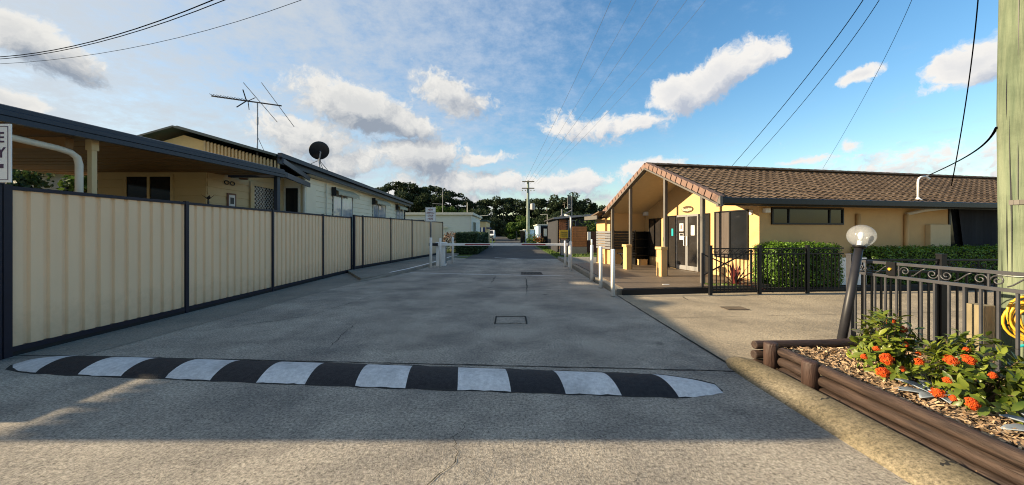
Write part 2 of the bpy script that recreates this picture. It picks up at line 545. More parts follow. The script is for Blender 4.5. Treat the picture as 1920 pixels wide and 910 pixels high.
M['grate'] = mat('rust_grate', (0.075, 0.06, 0.045), 0.7, var=0.3)

m, n, l = new_mat('globe_acrylic')
o_ = n.new('ShaderNodeOutputMaterial')
t_ = n.new('ShaderNodeBsdfTransparent')
t_.inputs[0].default_value = (0.93, 0.95, 0.97, 1)
d_ = n.new('ShaderNodeBsdfPrincipled')
d_.inputs['Base Color'].default_value = (0.75, 0.77, 0.80, 1)
d_.inputs['Roughness'].default_value = 0.12
nz_ = n.new('ShaderNodeTexNoise')
nz_.inputs['Scale'].default_value = 9
mr_ = n.new('ShaderNodeMapRange')
mr_.inputs[3].default_value = 0.13
mr_.inputs[4].default_value = 0.24
l.new(nz_.outputs['Fac'], mr_.inputs[0])
ms_ = n.new('ShaderNodeMixShader')
l.new(mr_.outputs[0], ms_.inputs[0])
l.new(t_.outputs[0], ms_.inputs[1])
l.new(d_.outputs[0], ms_.inputs[2])
l.new(ms_.outputs[0], o_.inputs[0])
M['globe'] = m


# ------------------------------------------------------------------ mesh helpers
ORIGIN = {}


class MB:
    def __init__(self):
        self.v, self.f = [], []

    def add(self, vs, fs):
        b = len(self.v)
        self.v += [tuple(p) for p in vs]
        self.f += [tuple(i + b for i in f) for f in fs]
        return self

    def box(self, x0, x1, y0, y1, z0, z1):
        vs = [(x, y, z) for z in (z0, z1) for (x, y) in ((x0, y0), (x1, y0), (x1, y1), (x0, y1))]
        return self.add(vs, [(3, 2, 1, 0), (4, 5, 6, 7), (0, 1, 5, 4), (1, 2, 6, 5), (2, 3, 7, 6), (3, 0, 4, 7)])

    def bar(self, p, q, w, h, up=(0, 0, 1)):
        p, q = Vector(p), Vector(q)
        d = (q - p).normalized()
        s = d.cross(Vector(up))
        if s.length < 1e-4:
            s = d.cross(Vector((1, 0, 0)))
        s.normalize()
        u = s.cross(d)
        vs = [e + s * (a * w / 2) + u * (b * h / 2) for e in (p, q) for (a, b) in ((-1, -1), (1, -1), (1, 1), (-1, 1))]
        return self.add(vs, [(0, 1, 2, 3), (7, 6, 5, 4), (0, 4, 5, 1), (1, 5, 6, 2), (2, 6, 7, 3), (3, 7, 4, 0)])

    def tube(self, pts, r, n=8, caps=True):
        pts = [Vector(p) for p in pts]
        rs = r if isinstance(r, (list, tuple)) else [r] * len(pts)
        ref = None
        rings = []
        for i, p in enumerate(pts):
            a = pts[max(i - 1, 0)]
            b = pts[min(i + 1, len(pts) - 1)]
            d = (b - a).normalized()
            if ref is None:
                ref = d.cross(Vector((0.13, 0.31, 0.94)))
                if ref.length < 0.1:
                    ref = d.cross(Vector((1, 0, 0)))
            s = (ref - d * ref.dot(d)).normalized()
            ref = s
            t = d.cross(s)
            rings.append([p + (s * math.cos(2 * math.pi * k / n) + t * math.sin(2 * math.pi * k / n)) * rs[i] for k in range(n)])
        vs = [x for rg in rings for x in rg]
        fs = []
        for i in range(len(pts) - 1):
            for k in range(n):
                k2 = (k + 1) % n
                fs.append((i * n + k, i * n + k2, (i + 1) * n + k2, (i + 1) * n + k))
        if caps:
            fs.append(tuple(reversed(range(n))))
            fs.append(tuple((len(pts) - 1) * n + k for k in range(n)))
        return self.add(vs, fs)

    def lathe(self, prof, n=20, c=(0, 0, 0)):
        vs = [(c[0] + r * math.cos(2 * math.pi * k / n), c[1] + r * math.sin(2 * math.pi * k / n), c[2] + z) for r, z in prof for k in range(n)]
        fs = []
        for i in range(len(prof) - 1):
            for k in range(n):
                k2 = (k + 1) % n
                fs.append((i * n + k, i * n + k2, (i + 1) * n + k2, (i + 1) * n + k))
        fs.append(tuple(reversed(range(n))))
        fs.append(tuple((len(prof) - 1) * n + k for k in range(n)))
        return self.add(vs, fs)

    def prism(self, poly, z0, z1):
        n = len(poly)
        vs = [(x, y, z0) for x, y in poly] + [(x, y, z1) for x, y in poly]
        fs = [tuple(reversed(range(n))), tuple(range(n, 2 * n))]
        fs += [(i, (i + 1) % n, n + (i + 1) % n, n + i) for i in range(n)]
        return self.add(vs, fs)

    def slab(self, a, b, c, d, t):
        """a quad with thickness t below it"""
        a, b, c, d = map(Vector, (a, b, c, d))
        nrm = (b - a).cross(d - a).normalized() * t
        vs = [a, b, c, d, a - nrm, b - nrm, c - nrm, d - nrm]
        return self.add(vs, [(0, 1, 2, 3), (7, 6, 5, 4), (0, 4, 5, 1), (1, 5, 6, 2), (2, 6, 7, 3), (3, 7, 4, 0)])

    def extrude_y(self, poly, y0, y1):
        """poly in (x,z)"""
        n = len(poly)
        vs = [(x, y0, z) for x, z in poly] + [(x, y1, z) for x, z in poly]
        fs = [tuple(range(n)), tuple(reversed(range(n, 2 * n)))]
        fs += [(i, n + i, n + (i + 1) % n, (i + 1) % n) for i in range(n)]
        return self.add(vs, fs)

    def extrude_x(self, poly, x0, x1):
        """poly in (y,z)"""
        n = len(poly)
        vs = [(x0, y, z) for y, z in poly] + [(x1, y, z) for y, z in poly]
        fs = [tuple(reversed(range(n))), tuple(range(n, 2 * n))]
        fs += [(i, (i + 1) % n, n + (i + 1) % n, n + i) for i in range(n)]
        return self.add(vs, fs)

    def mesh(self, name, material, smooth=False, off=None):
        me = bpy.data.meshes.new(name)
        v = self.v
        if off is not None:
            v = [(p[0] - off[0], p[1] - off[1], p[2] - off[2]) for p in v]
        me.from_pydata(v, [], self.f)
        bm = bmesh.new()
        bm.from_mesh(me)
        bmesh.ops.recalc_face_normals(bm, faces=bm.faces)
        bm.to_mesh(me)
        bm.free()
        me.materials.append(M[material] if isinstance(material, str) else material)
        if smooth:
            for p in me.polygons:
                p.use_smooth = len(p.vertices) <= 4
        return me

    def build(self, name, material, parent=None, smooth=False, bevel=0.0):
        off = ORIGIN.get(parent.name) if parent else None
        me = self.mesh(name, material, smooth, off)
        o = bpy.data.objects.new(name, me)
        COL.objects.link(o)
        if parent:
            o.parent = parent
            ORIGIN[o.name] = off
        if bevel:
            b = o.modifiers.new('bevel', 'BEVEL')
            b.width = bevel
            b.segments = 2
        return o


def tag(o, label, cat, group=None):
    o['label'] = label
    o['category'] = cat
    if group:
        o['group'] = group
    return o


def thing(name, label, cat, loc=(0, 0, 0), rz=0.0, group=None, local=False):
    o = bpy.data.objects.new(name, None)
    COL.objects.link(o)
    o.location = loc
    o.rotation_euler = (0, 0, rz)
    o.empty_display_size = 0.2
    ORIGIN[o.name] = (0, 0, 0) if local else tuple(loc)
    return tag(o, label, cat, group)


def struct(o):
    o['kind'] = 'structure'
    return o


def stuff(o):
    o['kind'] = 'stuff'
    return o


def piece(name, me, parent, loc, rot=(0, 0, 0), scale=(1, 1, 1)):
    """one of many alike pieces: shares mesh data, placed in world coordinates minus the root's origin"""
    o = bpy.data.objects.new(name, me)
    COL.objects.link(o)
    off = ORIGIN.get(parent.name, (0, 0, 0))
    o.parent = parent
    o.location = (loc[0] - off[0], loc[1] - off[1], loc[2] - off[2])
    o.rotation_euler = rot
    o.scale = scale
    ORIGIN[o.name] = off
    return o


def copy_tree(o, parent=None):
    c = o.copy()
    COL.objects.link(c)
    if parent:
        c.parent = parent
    for ch in [x for x in bpy.data.objects if x.parent == o]:
        copy_tree(ch, c)
    ORIGIN[c.name] = ORIGIN.get(o.name, (0, 0, 0))
    return c


def text_mesh(s, size, material, extrude=0.002, align='CENTER', xs=1.0, bold=0.0):
    cu = bpy.data.curves.new('txt', 'FONT')
    cu.body = s
    cu.size = size
    cu.extrude = extrude
    cu.offset = bold
    cu.align_x = align
    cu.align_y = 'CENTER'
    to = bpy.data.objects.new('txt', cu)
    COL.objects.link(to)
    dg = bpy.context.evaluated_depsgraph_get()
    me = bpy.data.meshes.new_from_object(to.evaluated_get(dg))
    bpy.data.objects.remove(to)
    for v in me.vertices:
        v.co.x *= xs
    me.materials.clear()
    me.materials.append(M[material])
    return me


def leaf_quads(pos, size, nrm=None, spread=1.0, aspect=0.5, seed=0, jitter=0.4):
    """numpy: leaf-shaped quads (diamond, folded) at pos; returns verts, faces"""
    rg = np.random.RandomState(seed)
    n = len(pos)
    a = rg.normal(size=(n, 3))
    if nrm is not None:
        a = nrm + a * spread
    a /= np.linalg.norm(a, axis=1, keepdims=True) + 1e-9
    t = rg.normal(size=(n, 3))
    t -= a * np.sum(a * t, axis=1, keepdims=True)
    t /= np.linalg.norm(t, axis=1, keepdims=True) + 1e-9
    s = np.cross(a, t)
    L = size * (1 + rg.uniform(-jitter, jitter, size=(n, 1)))
    W = L * aspect
    v = np.empty((n, 4, 3))
    v[:, 0] = pos - t * L * 0.5
    v[:, 1] = pos + s * W * 0.5 + a * L * 0.08
    v[:, 2] = pos + t * L * 0.5
    v[:, 3] = pos - s * W * 0.5 + a * L * 0.08
    return v.reshape(-1, 3)


def foliage(name, pos, size, material, parent, nrm=None, spread=1.0, aspect=0.55, seed=0, as_stuff=True):
    pos = np.asarray(pos, dtype=float)
    off = np.array(ORIGIN.get(parent.name, (0, 0, 0)))
    v = leaf_quads(pos - off, size, nrm, spread, aspect, seed)
    n = len(pos)
    me = bpy.data.meshes.new(name)
    me.vertices.add(4 * n)
    me.vertices.foreach_set('co', v.ravel())
    me.loops.add(4 * n)
    me.loops.foreach_set('vertex_index', np.arange(4 * n))
    me.polygons.add(n)
    me.polygons.foreach_set('loop_start', np.arange(0, 4 * n, 4))
    me.polygons.foreach_set('loop_total', np.full(n, 4))
    me.update(calc_edges=True)
    me.materials.append(M[material])
    o = bpy.data.objects.new(name, me)
    COL.objects.link(o)
    o.parent = parent
    ORIGIN[o.name] = tuple(off)
    if as_stuff:
        stuff(o)
    return o


def sheet(name, poly, z, material, sub=0):
    """flat polygon sheet at height z"""
    me = bpy.data.meshes.new(name)
    me.from_pydata([(x, y, z) for x, y in poly], [], [tuple(range(len(poly)))])
    me.materials.append(M[material])
    o = bpy.data.objects.new(name, me)
    COL.objects.link(o)
    return o


def sweep_profile(path, prof, closed_prof=True):
    """sweep a (lateral, z) profile along a ground path; returns MB. lateral is to the right of travel"""
    mb = MB()
    n = len(prof)
    vs = []
    for i, p in enumerate(path):
        a = Vector(path[max(i - 1, 0)])
        b = Vector(path[min(i + 1, len(path) - 1)])
        d = (b - a).normalized()
        s = Vector((d.y, -d.x))
        for (u, z) in prof:
            vs.append((p[0] + s.x * u, p[1] + s.y * u, z))
    fs = []
    for i in range(len(path) - 1):
        for k in range(n):
            k2 = (k + 1) % n
            fs.append((i * n + k, i * n + k2, (i + 1) * n + k2, (i + 1) * n + k))
    fs.append(tuple(range(n)))
    fs.append(tuple(reversed([(len(path) - 1) * n + k for k in range(n)])))
    return mb.add(vs, fs)



# ================================================================== SETTING
g = struct(sheet('ground', [(-900, -60), (900, -60), (900, 2500), (-900, 2500)], -0.03, 'ground'))
road = struct(sheet('road', [(-9, -14), (2.44, -14), (2.44, 4.2), (2.47, 8.3), (2.50, 20.0), (-5.9, 20.0), (-6.0, 13), (-6.0, 4.1), (-9, 4.1)], 0.0, 'road'))
drive = struct(sheet('driveway', [(2.452, -14), (24, -14), (24, 9.4), (6.0, 8.75), (2.48, 8.36), (2.475, 4.2)], 0.002, 'drive'))
far_road = struct(sheet('far_road', [(-2.6, 19.6), (2.5, 19.6), (2.4, 34), (1.6, 60), (-1.5, 95), (-6, 140), (-11, 140), (-6.2, 95), (-2.6, 60), (-2.4, 34)], 0.006, 'asphalt'))
verge = struct(sheet('grass_verge', [(2.5, 20.0), (4.6, 20.3), (9, 22), (14, 44), (1.7, 60), (2.42, 34)], -0.004, 'grass'))
verge2 = struct(sheet('grass_verge', [(-2.6, 20.0), (-2.45, 34), (-2.65, 60), (-8, 60), (-8, 26), (-5.9, 20.0)], -0.006, 'grass'))
# lower strip of neater concrete along the steel fence
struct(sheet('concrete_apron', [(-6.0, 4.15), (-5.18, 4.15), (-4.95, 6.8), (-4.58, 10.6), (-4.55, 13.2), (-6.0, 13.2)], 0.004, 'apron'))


def ribbon(name, pts, w, z, material, parent=None, taper=True, rnd=0.0):
    mb = MB()
    n = len(pts)
    vs = []
    for i, p in enumerate(pts):
        a, b = Vector(pts[max(i - 1, 0)]), Vector(pts[min(i + 1, n - 1)])
        d = (b - a).normalized()
        s = Vector((-d.y, d.x))
        k = 1.0
        if taper:
            k = min(1.0, 4.0 * (i + 0.3) / n, 4.0 * (n - 0.7 - i) / n)
        ww = w * k * (1 + random.uniform(-rnd, rnd)) / 2
        vs += [(p[0] + s.x * ww, p[1] + s.y * ww, z), (p[0] - s.x * ww, p[1] - s.y * ww, z)]
    mb.add(vs, [(2 * i, 2 * i + 1, 2 * i + 3, 2 * i + 2) for i in range(n - 1)])
    return mb.build(name, material, parent)


def wander(pts, step=0.06, amp=0.02, seed=0):
    rg = random.Random(seed)
    out = []
    for i in range(len(pts) - 1):
        a, b = Vector(pts[i]), Vector(pts[i + 1])
        k = max(1, int((b - a).length / step))
        for j in range(k):
            p = a.lerp(b, j / k)
            out.append((p.x + rg.uniform(-amp, amp), p.y + rg.uniform(-amp, amp)))
    out.append(tuple(pts[-1]))
    return out


# cracks and sawn joints of the slab
ribbon('crack', wander([(-.30, 2.95), (-.42, 2.55), (-.35, 2.3), (-.50, 2.1), (-.62, 1.9), (-.75, 1.6)], .05, .018, 1), .0055, .0045, 'tar', road, rnd=.6)
ribbon('crack', wander([(-2.6, 6.0), (-2.45, 5.0), (-2.35, 4.4)], .06, .022, 2), .007, .0045, 'tar', road, rnd=.6)
ribbon('crack', wander([(.45, 11.6), (.40, 9.5), (.32, 8.3)], .1, .03, 3), .022, .0045, 'tar', road, rnd=.5)
ribbon('crack', wander([(-.55, 12.0), (-.62, 10.2)], .1, .03, 4), .025, .0045, 'tar', road, rnd=.5)
ribbon('crack', wander([(-4.8, 5.2), (-3.6, 6.3), (-3.2, 8.5)], .1, .03, 5), .012, .0045, 'tar', road, rnd=.5)
ribbon('slab_joint', wander([(2.447, -3), (2.447, 4.2), (2.474, 8.32)], .12, .006, 6), .026, .0065, 'tar', road, taper=False, rnd=.4)
ribbon('slab_joint', wander([(-9, 4.22), (-5.5, 4.26), (1.2, 3.86), (2.44, 3.78)], .1, .007, 7), .020, .0045, 'tar', road, taper=False, rnd=.5)
ribbon('slab_joint', wander([(-3.8, 9.2), (2.4, 8.9)], .2, .006, 8), .014, .0045, 'tar', road, taper=False, rnd=.4)
ribbon('crack', wander([(3.95, 8.15), (3.85, 7.7)], .1, .01, 9), .02, .0065, 'tar', drive, rnd=.4)
ribbon('slab_joint', wander([(2.5, 6.1), (12, 6.9)], .3, .01, 10), .008, .0065, 'tar', drive, taper=False, rnd=.4)

# painted lines
tag(ribbon('stop_line', wander([(-3.75, 12.9), (-1, 12.35), (2.05, 11.9)], .2, .006, 11), .13, .005, 'line_white', None, taper=False, rnd=.35),
    'thin worn white line painted across the road before the boom gate', 'road marking')
tag(ribbon('stop_line', wander([(-1.0, 20.3), (2.0, 18.6)], .2, .006, 12), .14, .009, 'line_white', None, taper=False, rnd=.35),
    'faint white line across the road beyond the boom gate', 'road marking')

# footpath and kerb in front of the second fence
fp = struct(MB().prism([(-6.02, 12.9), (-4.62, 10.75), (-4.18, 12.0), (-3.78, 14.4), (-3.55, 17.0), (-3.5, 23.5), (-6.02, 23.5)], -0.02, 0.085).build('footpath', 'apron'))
kp = [(-4.64, 10.6), (-4.40, 11.2), (-4.15, 12.0), (-3.90, 13.2), (-3.72, 14.6), (-3.56, 16.4), (-3.48, 18.2), (-3.42, 19.6), (-3.2, 20.6), (-2.75, 21.4)]
kz = [.01, .05, .09, .11, .115, .115, .11, .09, .06, .03]
mb = MB()
prof = [(-.10, 0), (-.10, 1), (.06, 1), (.09, .85), (.10, 0)]
vs = []
for i, p in enumerate(kp):
    a, b = Vector(kp[max(i - 1, 0)]), Vector(kp[min(i + 1, len(kp) - 1)])
    d = (b - a).normalized()
    for u, z in prof:
        vs.append((p[0] + d.y * u, p[1] - d.x * u, z * kz[i] if z else -.02))
mb.add(vs, [(i * 5 + k, i * 5 + (k + 1) % 5, (i + 1) * 5 + (k + 1) % 5, (i + 1) * 5 + k) for i in range(len(kp) - 1) for k in range(5)])
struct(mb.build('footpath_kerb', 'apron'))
ribbon('painted_kerb_edge', [(kp[i][0] - .02, kp[i][1]) for i in range(2, 9)], .10, .118, 'white', fp, taper=False)

# raised concrete edge on the reception side of the lane
struct(MB().prism([(2.50, 8.42), (2.66, 8.44), (2.70, 19.4), (2.54, 19.6)], -.02, .13).build('lane_kerb', 'apron'))
struct(MB().prism([(2.665, 15.1), (6.2, 15.6), (6.4, 19.6), (2.70, 19.4)], -.02, .11).build('side_path', 'apron'))
deck = struct(MB().prism([(2.667, 8.44), (4.86, 8.72), (7.05, 9.12), (5.85, 15.55), (2.690, 15.06)], -.02, .150).build('deck', 'deck'))
MB().prism([(2.60, 8.31), (4.86, 8.60), (4.86, 8.715), (2.62, 8.425)], -.02, .142).build('deck_nosing', 'black', deck, bevel=.015)
MB().box(3.86, 4.02, 8.98, 9.05, .151, .158).build('deck_light', 'sign_white', deck)

# dark garden edging along the reception hedges
struct(MB().prism([(4.9, 8.62), (8.6, 8.95), (24, 9.55), (24, 9.75), (8.6, 9.13), (4.9, 8.80)], -.02, .10).build('garden_edging', 'black_plain'))
gs = struct(MB().prism([(4.9, 8.82), (8.6, 9.15), (24, 9.77), (24, 12.5), (6.6, 9.75)], -.02, .07).build('garden_soil', 'soil'))

# mountable kerb along the raised garden bed
kk = [(2.62, 4.18), (2.57, 4.08), (2.55, 3.9), (2.55, 3.5), (2.55, 3.0), (2.55, 2.5), (2.55, 2.0), (2.55, 1.0), (2.55, -1.0), (2.55, -6)]
hz = [.02, .05, .085, .10, .10, .10, .10, .10, .10, .10]
hw = [.05, .10, .15, .17, .17, .17, .17, .17, .17, .17]
prof = [(-1, -.3), (-1, .85), (-.8, 1.0), (-.2, 1.0), (.35, .82), (.75, .45), (1.05, .02), (1.05, -.3)]
mb = MB()
vs = []
for i, p in enumerate(kk):
    for u, z in prof:
        vs.append((p[0] - u * hw[i], p[1], z * hz[i]))
n_ = len(prof)
mb.add(vs, [(i * n_ + k, i * n_ + (k + 1) % n_, (i + 1) * n_ + (k + 1) % n_, (i + 1) * n_ + k) for i in range(len(kk) - 1) for k in range(n_)] + [tuple(range(n_))])
gk = struct(mb.build('garden_kerb', 'kerb', smooth=True))
for (yy, sd) in ((2.98, 21), (2.16, 22)):
    rg = random.Random(sd)
    mbc = MB()
    pts = []
    for i in range(9):
        t = i / 8
        x = 2.71 - .15 * t
        zz = .1015 if x > 2.585 else .1015 - .02 * (2.585 - x) / .06
        pts.append((x, yy - .05 * t + rg.uniform(-.014, .014), zz))
    for i in range(8):
        a, b = pts[i], pts[i + 1]
        w = .012 * (1 - .4 * i / 8) * rg.uniform(.6, 1.4)
        mbc.add([(a[0], a[1] - w, a[2]), (b[0], b[1] - w * .8, b[2]), (b[0], b[1] + w * .8, b[2]), (a[0], a[1] + w, a[2])], [(0, 1, 2, 3)])
    mbc.build('kerb_crack', 'tar', gk)

# drain grates and covers
def grate(name, label, x0, x1, y0, y1, z, bars, frame_m='grate'):
    t = thing(name, label, 'drain cover', ((x0 + x1) / 2, (y0 + y1) / 2, z))
    f = MB()
    w = .022
    if bars:
        f.box(x0, x1, y0, y0 + w, z, z + .012)
    f.box(x0, x1, y1 - w, y1, z, z + .012).box(x0, x0 + w, y0 + w, y1 - w, z, z + .012).box(x1 - w, x1, y0 + w, y1 - w, z, z + .012)
    f.build('frame', frame_m, t)
    if bars:
        MB().box(x0 + w, x1 - w, y0 + w, y1 - w, z, z + .003).build('pit', 'tar', t)
        for i in range(bars):
            x = x0 + w + (i + .5) * (x1 - x0 - 2 * w) / bars
            MB().box(x - .010, x + .010, y0 + w, y1 - w, z + .004, z + .010).build('bar', frame_m, t)
    else:
        MB().box(x0 + w + .004, x1 - w - .004, y0 + w + .004, y1 - w - .004, z, z + .006).build('lid', 'road', t)
    return t


grate('pit_cover', 'square concrete access cover with dark steel frame in the lane', -.29, .25, 5.72, 6.22, .002, 0, 'tar')
grate('drain_grate', 'dark rectangular drain grate in the lane behind the white line', .32, 1.08, 12.35, 13.0, .002, 14)
grate('drain_grate', 'rusty drain grate set into the sunlit driveway', 4.13, 4.55, 6.72, 7.0, .004, 10)

# ------------------------------------------------------------------ speed hump
A, B_ = Vector((-5.62, 4.03)), Vector((1.98, 3.40))
HL = (B_ - A).length
hd = (B_ - A).normalized()
hn = Vector((-hd.y, hd.x))
hump = thing('speed_hump', 'rounded speed hump painted in black and white blocks across the lane', 'speed hump', (-1.8, 3.7, 0))
NS = 15
rgw = random.Random(4)
edge = [[rgw.uniform(-.012, .012) for _ in range(NS * 8 + 1)] for _ in range(2)]
for s in range(NS):
    mb = MB()
    K, J = 8, 10
    vs = []
    for k in range(K + 1):
        t = (s + k / K) / NS
        e = min(t, 1 - t) * HL
        fl = min(1, (e / .42)) ** .5 if e < .42 else 1.0
        w = .235 * (0.25 + .75 * fl) * (1 + .15 * math.sin(t * 3.1))
        h = .062 * max(fl, .12)
        c = A + hd * (HL * t)
        for j in range(J + 1):
            a = j / J * 2 - 1
            off = a * w + (edge[0][s * 8 + k] if j == 0 else edge[1][s * 8 + k] if j == J else 0)
            z = h * (math.cos(a * math.pi / 2) ** .75 if abs(a) < .999 else 0) + .002
            skew = -0.06 * a
            q = c + hn * off + hd * skew * (0 if s == 0 and k == 0 or s == NS - 1 and k == K else 1)
            vs.append((q.x, q.y, z))
    mb.add(vs, [(k * (J + 1) + j, k * (J + 1) + j + 1, (k + 1) * (J + 1) + j + 1, (k + 1) * (J + 1) + j) for k in range(K) for j in range(J)])
    mb.build('painted_block', 'hump_white' if s % 2 == 0 else 'hump_black', hump, smooth=True)
# tar skirt round the hump
mb = MB()
vs = []
for k in range(61):
    t = k / 60
    e = min(t, 1 - t) * HL
    fl = min(1, (e / .42)) ** .5 if e < .42 else 1.0
    w = .235 * (0.25 + .75 * fl) * (1 + .15 * math.sin(t * 3.1)) + .022 + random.uniform(-.012, .014)
    c = A + hd * (HL * t * 1.004 - .015)
    for a in (-1, 1):
        q = c + hn * a * w
        vs.append((q.x, q.y, .0022))
mb.add(vs, [(2 * k, 2 * k + 1, 2 * k + 3, 2 * k + 2) for k in range(60)])
mb.build('tar_edge', 'tar', hump)

# ------------------------------------------------------------------ corrugated steel fence
def corrugated(p, q, z0, z1, ribs, name='panel', material='fence_cream', parent=None):
    """trapezoid-ribbed sheet between ground points p and q"""
    p, q = Vector(p), Vector(q)
    d = q - p
    L = d.length
    d.normalize()
    nn = Vector((d.y, -d.x))
    pts = []
    pit = L / ribs
    for i in range(ribs):
        x = i * pit
        for fx, dep in ((0, 0), (.62, 0), (.70, -.030), (.92, -.030), (1.0, 0)):
            if fx < 1.0 or i == ribs - 1:
                pts.append((x + fx * pit, dep))
    vs = []
    for x, dep in pts:
        c = p + d * x + nn * dep
        vs += [(c.x, c.y, z0), (c.x, c.y, z1)]
    n = len(pts)
    mb = MB()
    mb.add(vs, [(2 * i, 2 * i + 2, 2 * i + 3, 2 * i + 1) for i in range(n - 1)])
    o = mb.build(name, material, parent)
    so = o.modifiers.new('thickness', 'SOLIDIFY')
    so.thickness = .003
    return o


def steel_fence(label, pts, zb, zt, ribs, name='steel_fence'):
    t = thing(name, label, 'fence', (pts[0][0], pts[0][1], zb), group='cream steel fences along the lane')
    for i, p in enumerate(pts):
        w = .062 if i else .075
        MB().box(p[0] - w / 2, p[0] + w / 2, p[1] - w / 2, p[1] + w / 2, zb - .03, zt + .015).build('post', 'navy', t)
    for i in range(len(pts) - 1):
        a, b = Vector(pts[i]), Vector(pts[i + 1])
        d = (b - a).normalized()
        a2, b2 = a + d * .035, b - d * .035
        MB().bar((a2.x, a2.y, zt - .022), (b2.x, b2.y, zt - .022), .050, .044).build('top_rail', 'navy', t)
        MB().bar((a2.x, a2.y, zb + .085), (b2.x, b2.y, zb + .085), .050, .06).build('bottom_rail', 'navy', t)
        MB().bar((a2.x, a2.y, zb + .015), (b2.x, b2.y, zb + .015), .030, .08).build('plinth', 'black_plain', t)
        nr = max(2, round((b2 - a2).length / .183))
        corrugated(a2, b2, zb + .116, zt - .046, nr, parent=t)
    return t


steel_fence('long cream corrugated steel fence nearest the camera with dark navy posts',
            [(-6.02, 4.18), (-6.02, 6.50), (-6.02, 8.84), (-6.02, 11.20), (-6.02, 13.16)], 0.0, 2.05, 12)
ang = (.155, 1)
f2 = [(-5.94, 13.24), (-5.855, 13.8), (-5.515, 16.0), (-5.175, 18.2), (-4.80, 20.6), (-4.475, 22.7)]
steel_fence('second cream corrugated steel fence stepping out beyond the boom gate kerb', f2, .085, 2.13, 12)
# thick gate post at the fence's near end, with the cropped white sign on it
t = thing('gate_post', 'thick dark navy steel post at the near end of the cream fence', 'post', (-6.03, 4.08, 0))
MB().box(-6.12, -5.975, 4.0, 4.13, 0, 2.06).build('shaft', 'navy', t, bevel=.006)
MB().box(-6.13, -5.965, 3.99, 4.14, 2.06, 2.085).build('cap', 'navy', t)
t = thing('sign_board', 'white notice board with dark purple letters above the fence end', 'sign', (-6.1, 3.98, 2.05))
x1, xw, y_, z0, z1 = -5.630, .62, 3.955, 2.055, 2.715
MB().box(x1 - xw, x1, y_, y_ + .012, z0, z1).build('board', 'sign_white', t, bevel=.004)
bb = .014
bm_ = MB()
for (a0, a1, c0, c1) in ((x1 - xw + .03, x1 - .03, z1 - .034, z1 - .028), (x1 - xw + .03, x1 - .03, z0 + .028, z0 + .034), (x1 - .036, x1 - .030, z0 + .034, z1 - .034), (x1 - xw + .03, x1 - xw + .036, z0 + .034, z1 - .034)):
    bm_.box(a0, a1, y_ - .003, y_ - .0005, c0, c1)
bm_.build('border', 'sign_purple', t)
for ch, zc, sz in (('E', 2.555, .165), ('Y', 2.385, .165)):
    me = text_mesh(ch, sz, 'sign_purple', .0015, 'RIGHT', .95, bold=.002)
    piece('letter', me, t, (x1 - .072 + (.012 if ch == 'Y' else 0), y_ - .003, zc), (R(90), 0, 0))
MB().box(x1 - .30, x1 - .082, y_ - .003, y_ - .0005, 2.215, 2.262).build('bar', 'sign_purple', t)
MB().tube([(-6.0, 3.985, 2.06), (-6.0, 3.985, 2.98)], .02, 8).build('support_pole', 'grey_metal', t)

# ------------------------------------------------------------------ boom gate, bollards, arrival sign
def bollard(name, label, x, y, h, r=.048, group='white bollards along the lane', z=0.0, extra=0, base_tube=False):
    t = thing(name, label, 'bollard', (x, y, z), group=group)
    MB().lathe([(r, 0), (r, h - .012), (r * .9, h - .003), (r * .5, h)], 18, (x, y, z)).build('post', 'white', t, smooth=True)
    MB().lathe([(r * 1.12, .0), (r * 1.12, .012), (r * 1.02, .02)], 18, (x, y, z)).build('collar', 'apron', t, smooth=True)
    if extra:
        MB().lathe([(r * .62, h), (r * .62, h + extra - .008), (r * .4, h + extra)], 14, (x, y, z)).build('inner_tube', 'sign_white', t, smooth=True)
    return t


bollard('bollard', 'white bollard nearest the dark deck step on the right', 2.345, 8.18, 1.10)
bollard('bollard', 'white bollard second from the dark deck step', 2.37, 9.4, 1.11)
bollard('bollard', 'white bollard with a thinner tube rising from its top', 2.43, 10.72, 1.10, extra=.17)
bollard('bollard', 'short white bollard at the free end of the boom arm', 2.28, 15.1, 1.12)
bollard('bollard', 'white bollard standing in front of the boom gate box', -3.06, 15.0, 1.24)
bollard('bollard', 'white bollard right of the boom gate box', -2.85, 16.9, 1.26)
t = thing('arrival_sign', 'white notice on a grey pole in a white sleeve by the boom gate', 'sign', (-3.40, 14.75, 0))
MB().lathe([(.058, 0), (.058, 1.24), (.05, 1.26)], 16, (-3.40, 14.75, 0)).build('sleeve', 'white', t, smooth=True)
MB().lathe([(.030, 1.26), (.030, 2.5)], 12, (-3.40, 14.75, 0)).build('pole', 'grey_metal', t, smooth=True)
MB().box(-3.62, -3.19, 14.700, 14.716, 1.93, 2.53).build('board', 'sign_white', t, bevel=.004)
bm_ = MB()
for (a0, a1, c0, c1) in ((-3.605, -3.205, 2.508, 2.516), (-3.605, -3.205, 1.944, 1.952), (-3.605, -3.597, 1.952, 2.508), (-3.213, -3.205, 1.952, 2.508)):
    bm_.box(a0, a1, 14.696, 14.6985, c0, c1)
bm_.build('border', 'charcoal', t)
for s_, zc in (('NEW', 2.42), ('ARRIVALS', 2.295), ('STOP', 2.17), ('HERE', 2.045)):
    piece('lettering', text_mesh(s_, .115, 'sign_red', .0015, 'CENTER', .66 if len(s_) > 4 else .85, bold=.0015), t, (-3.405, 14.696, zc), (R(90), 0, 0))

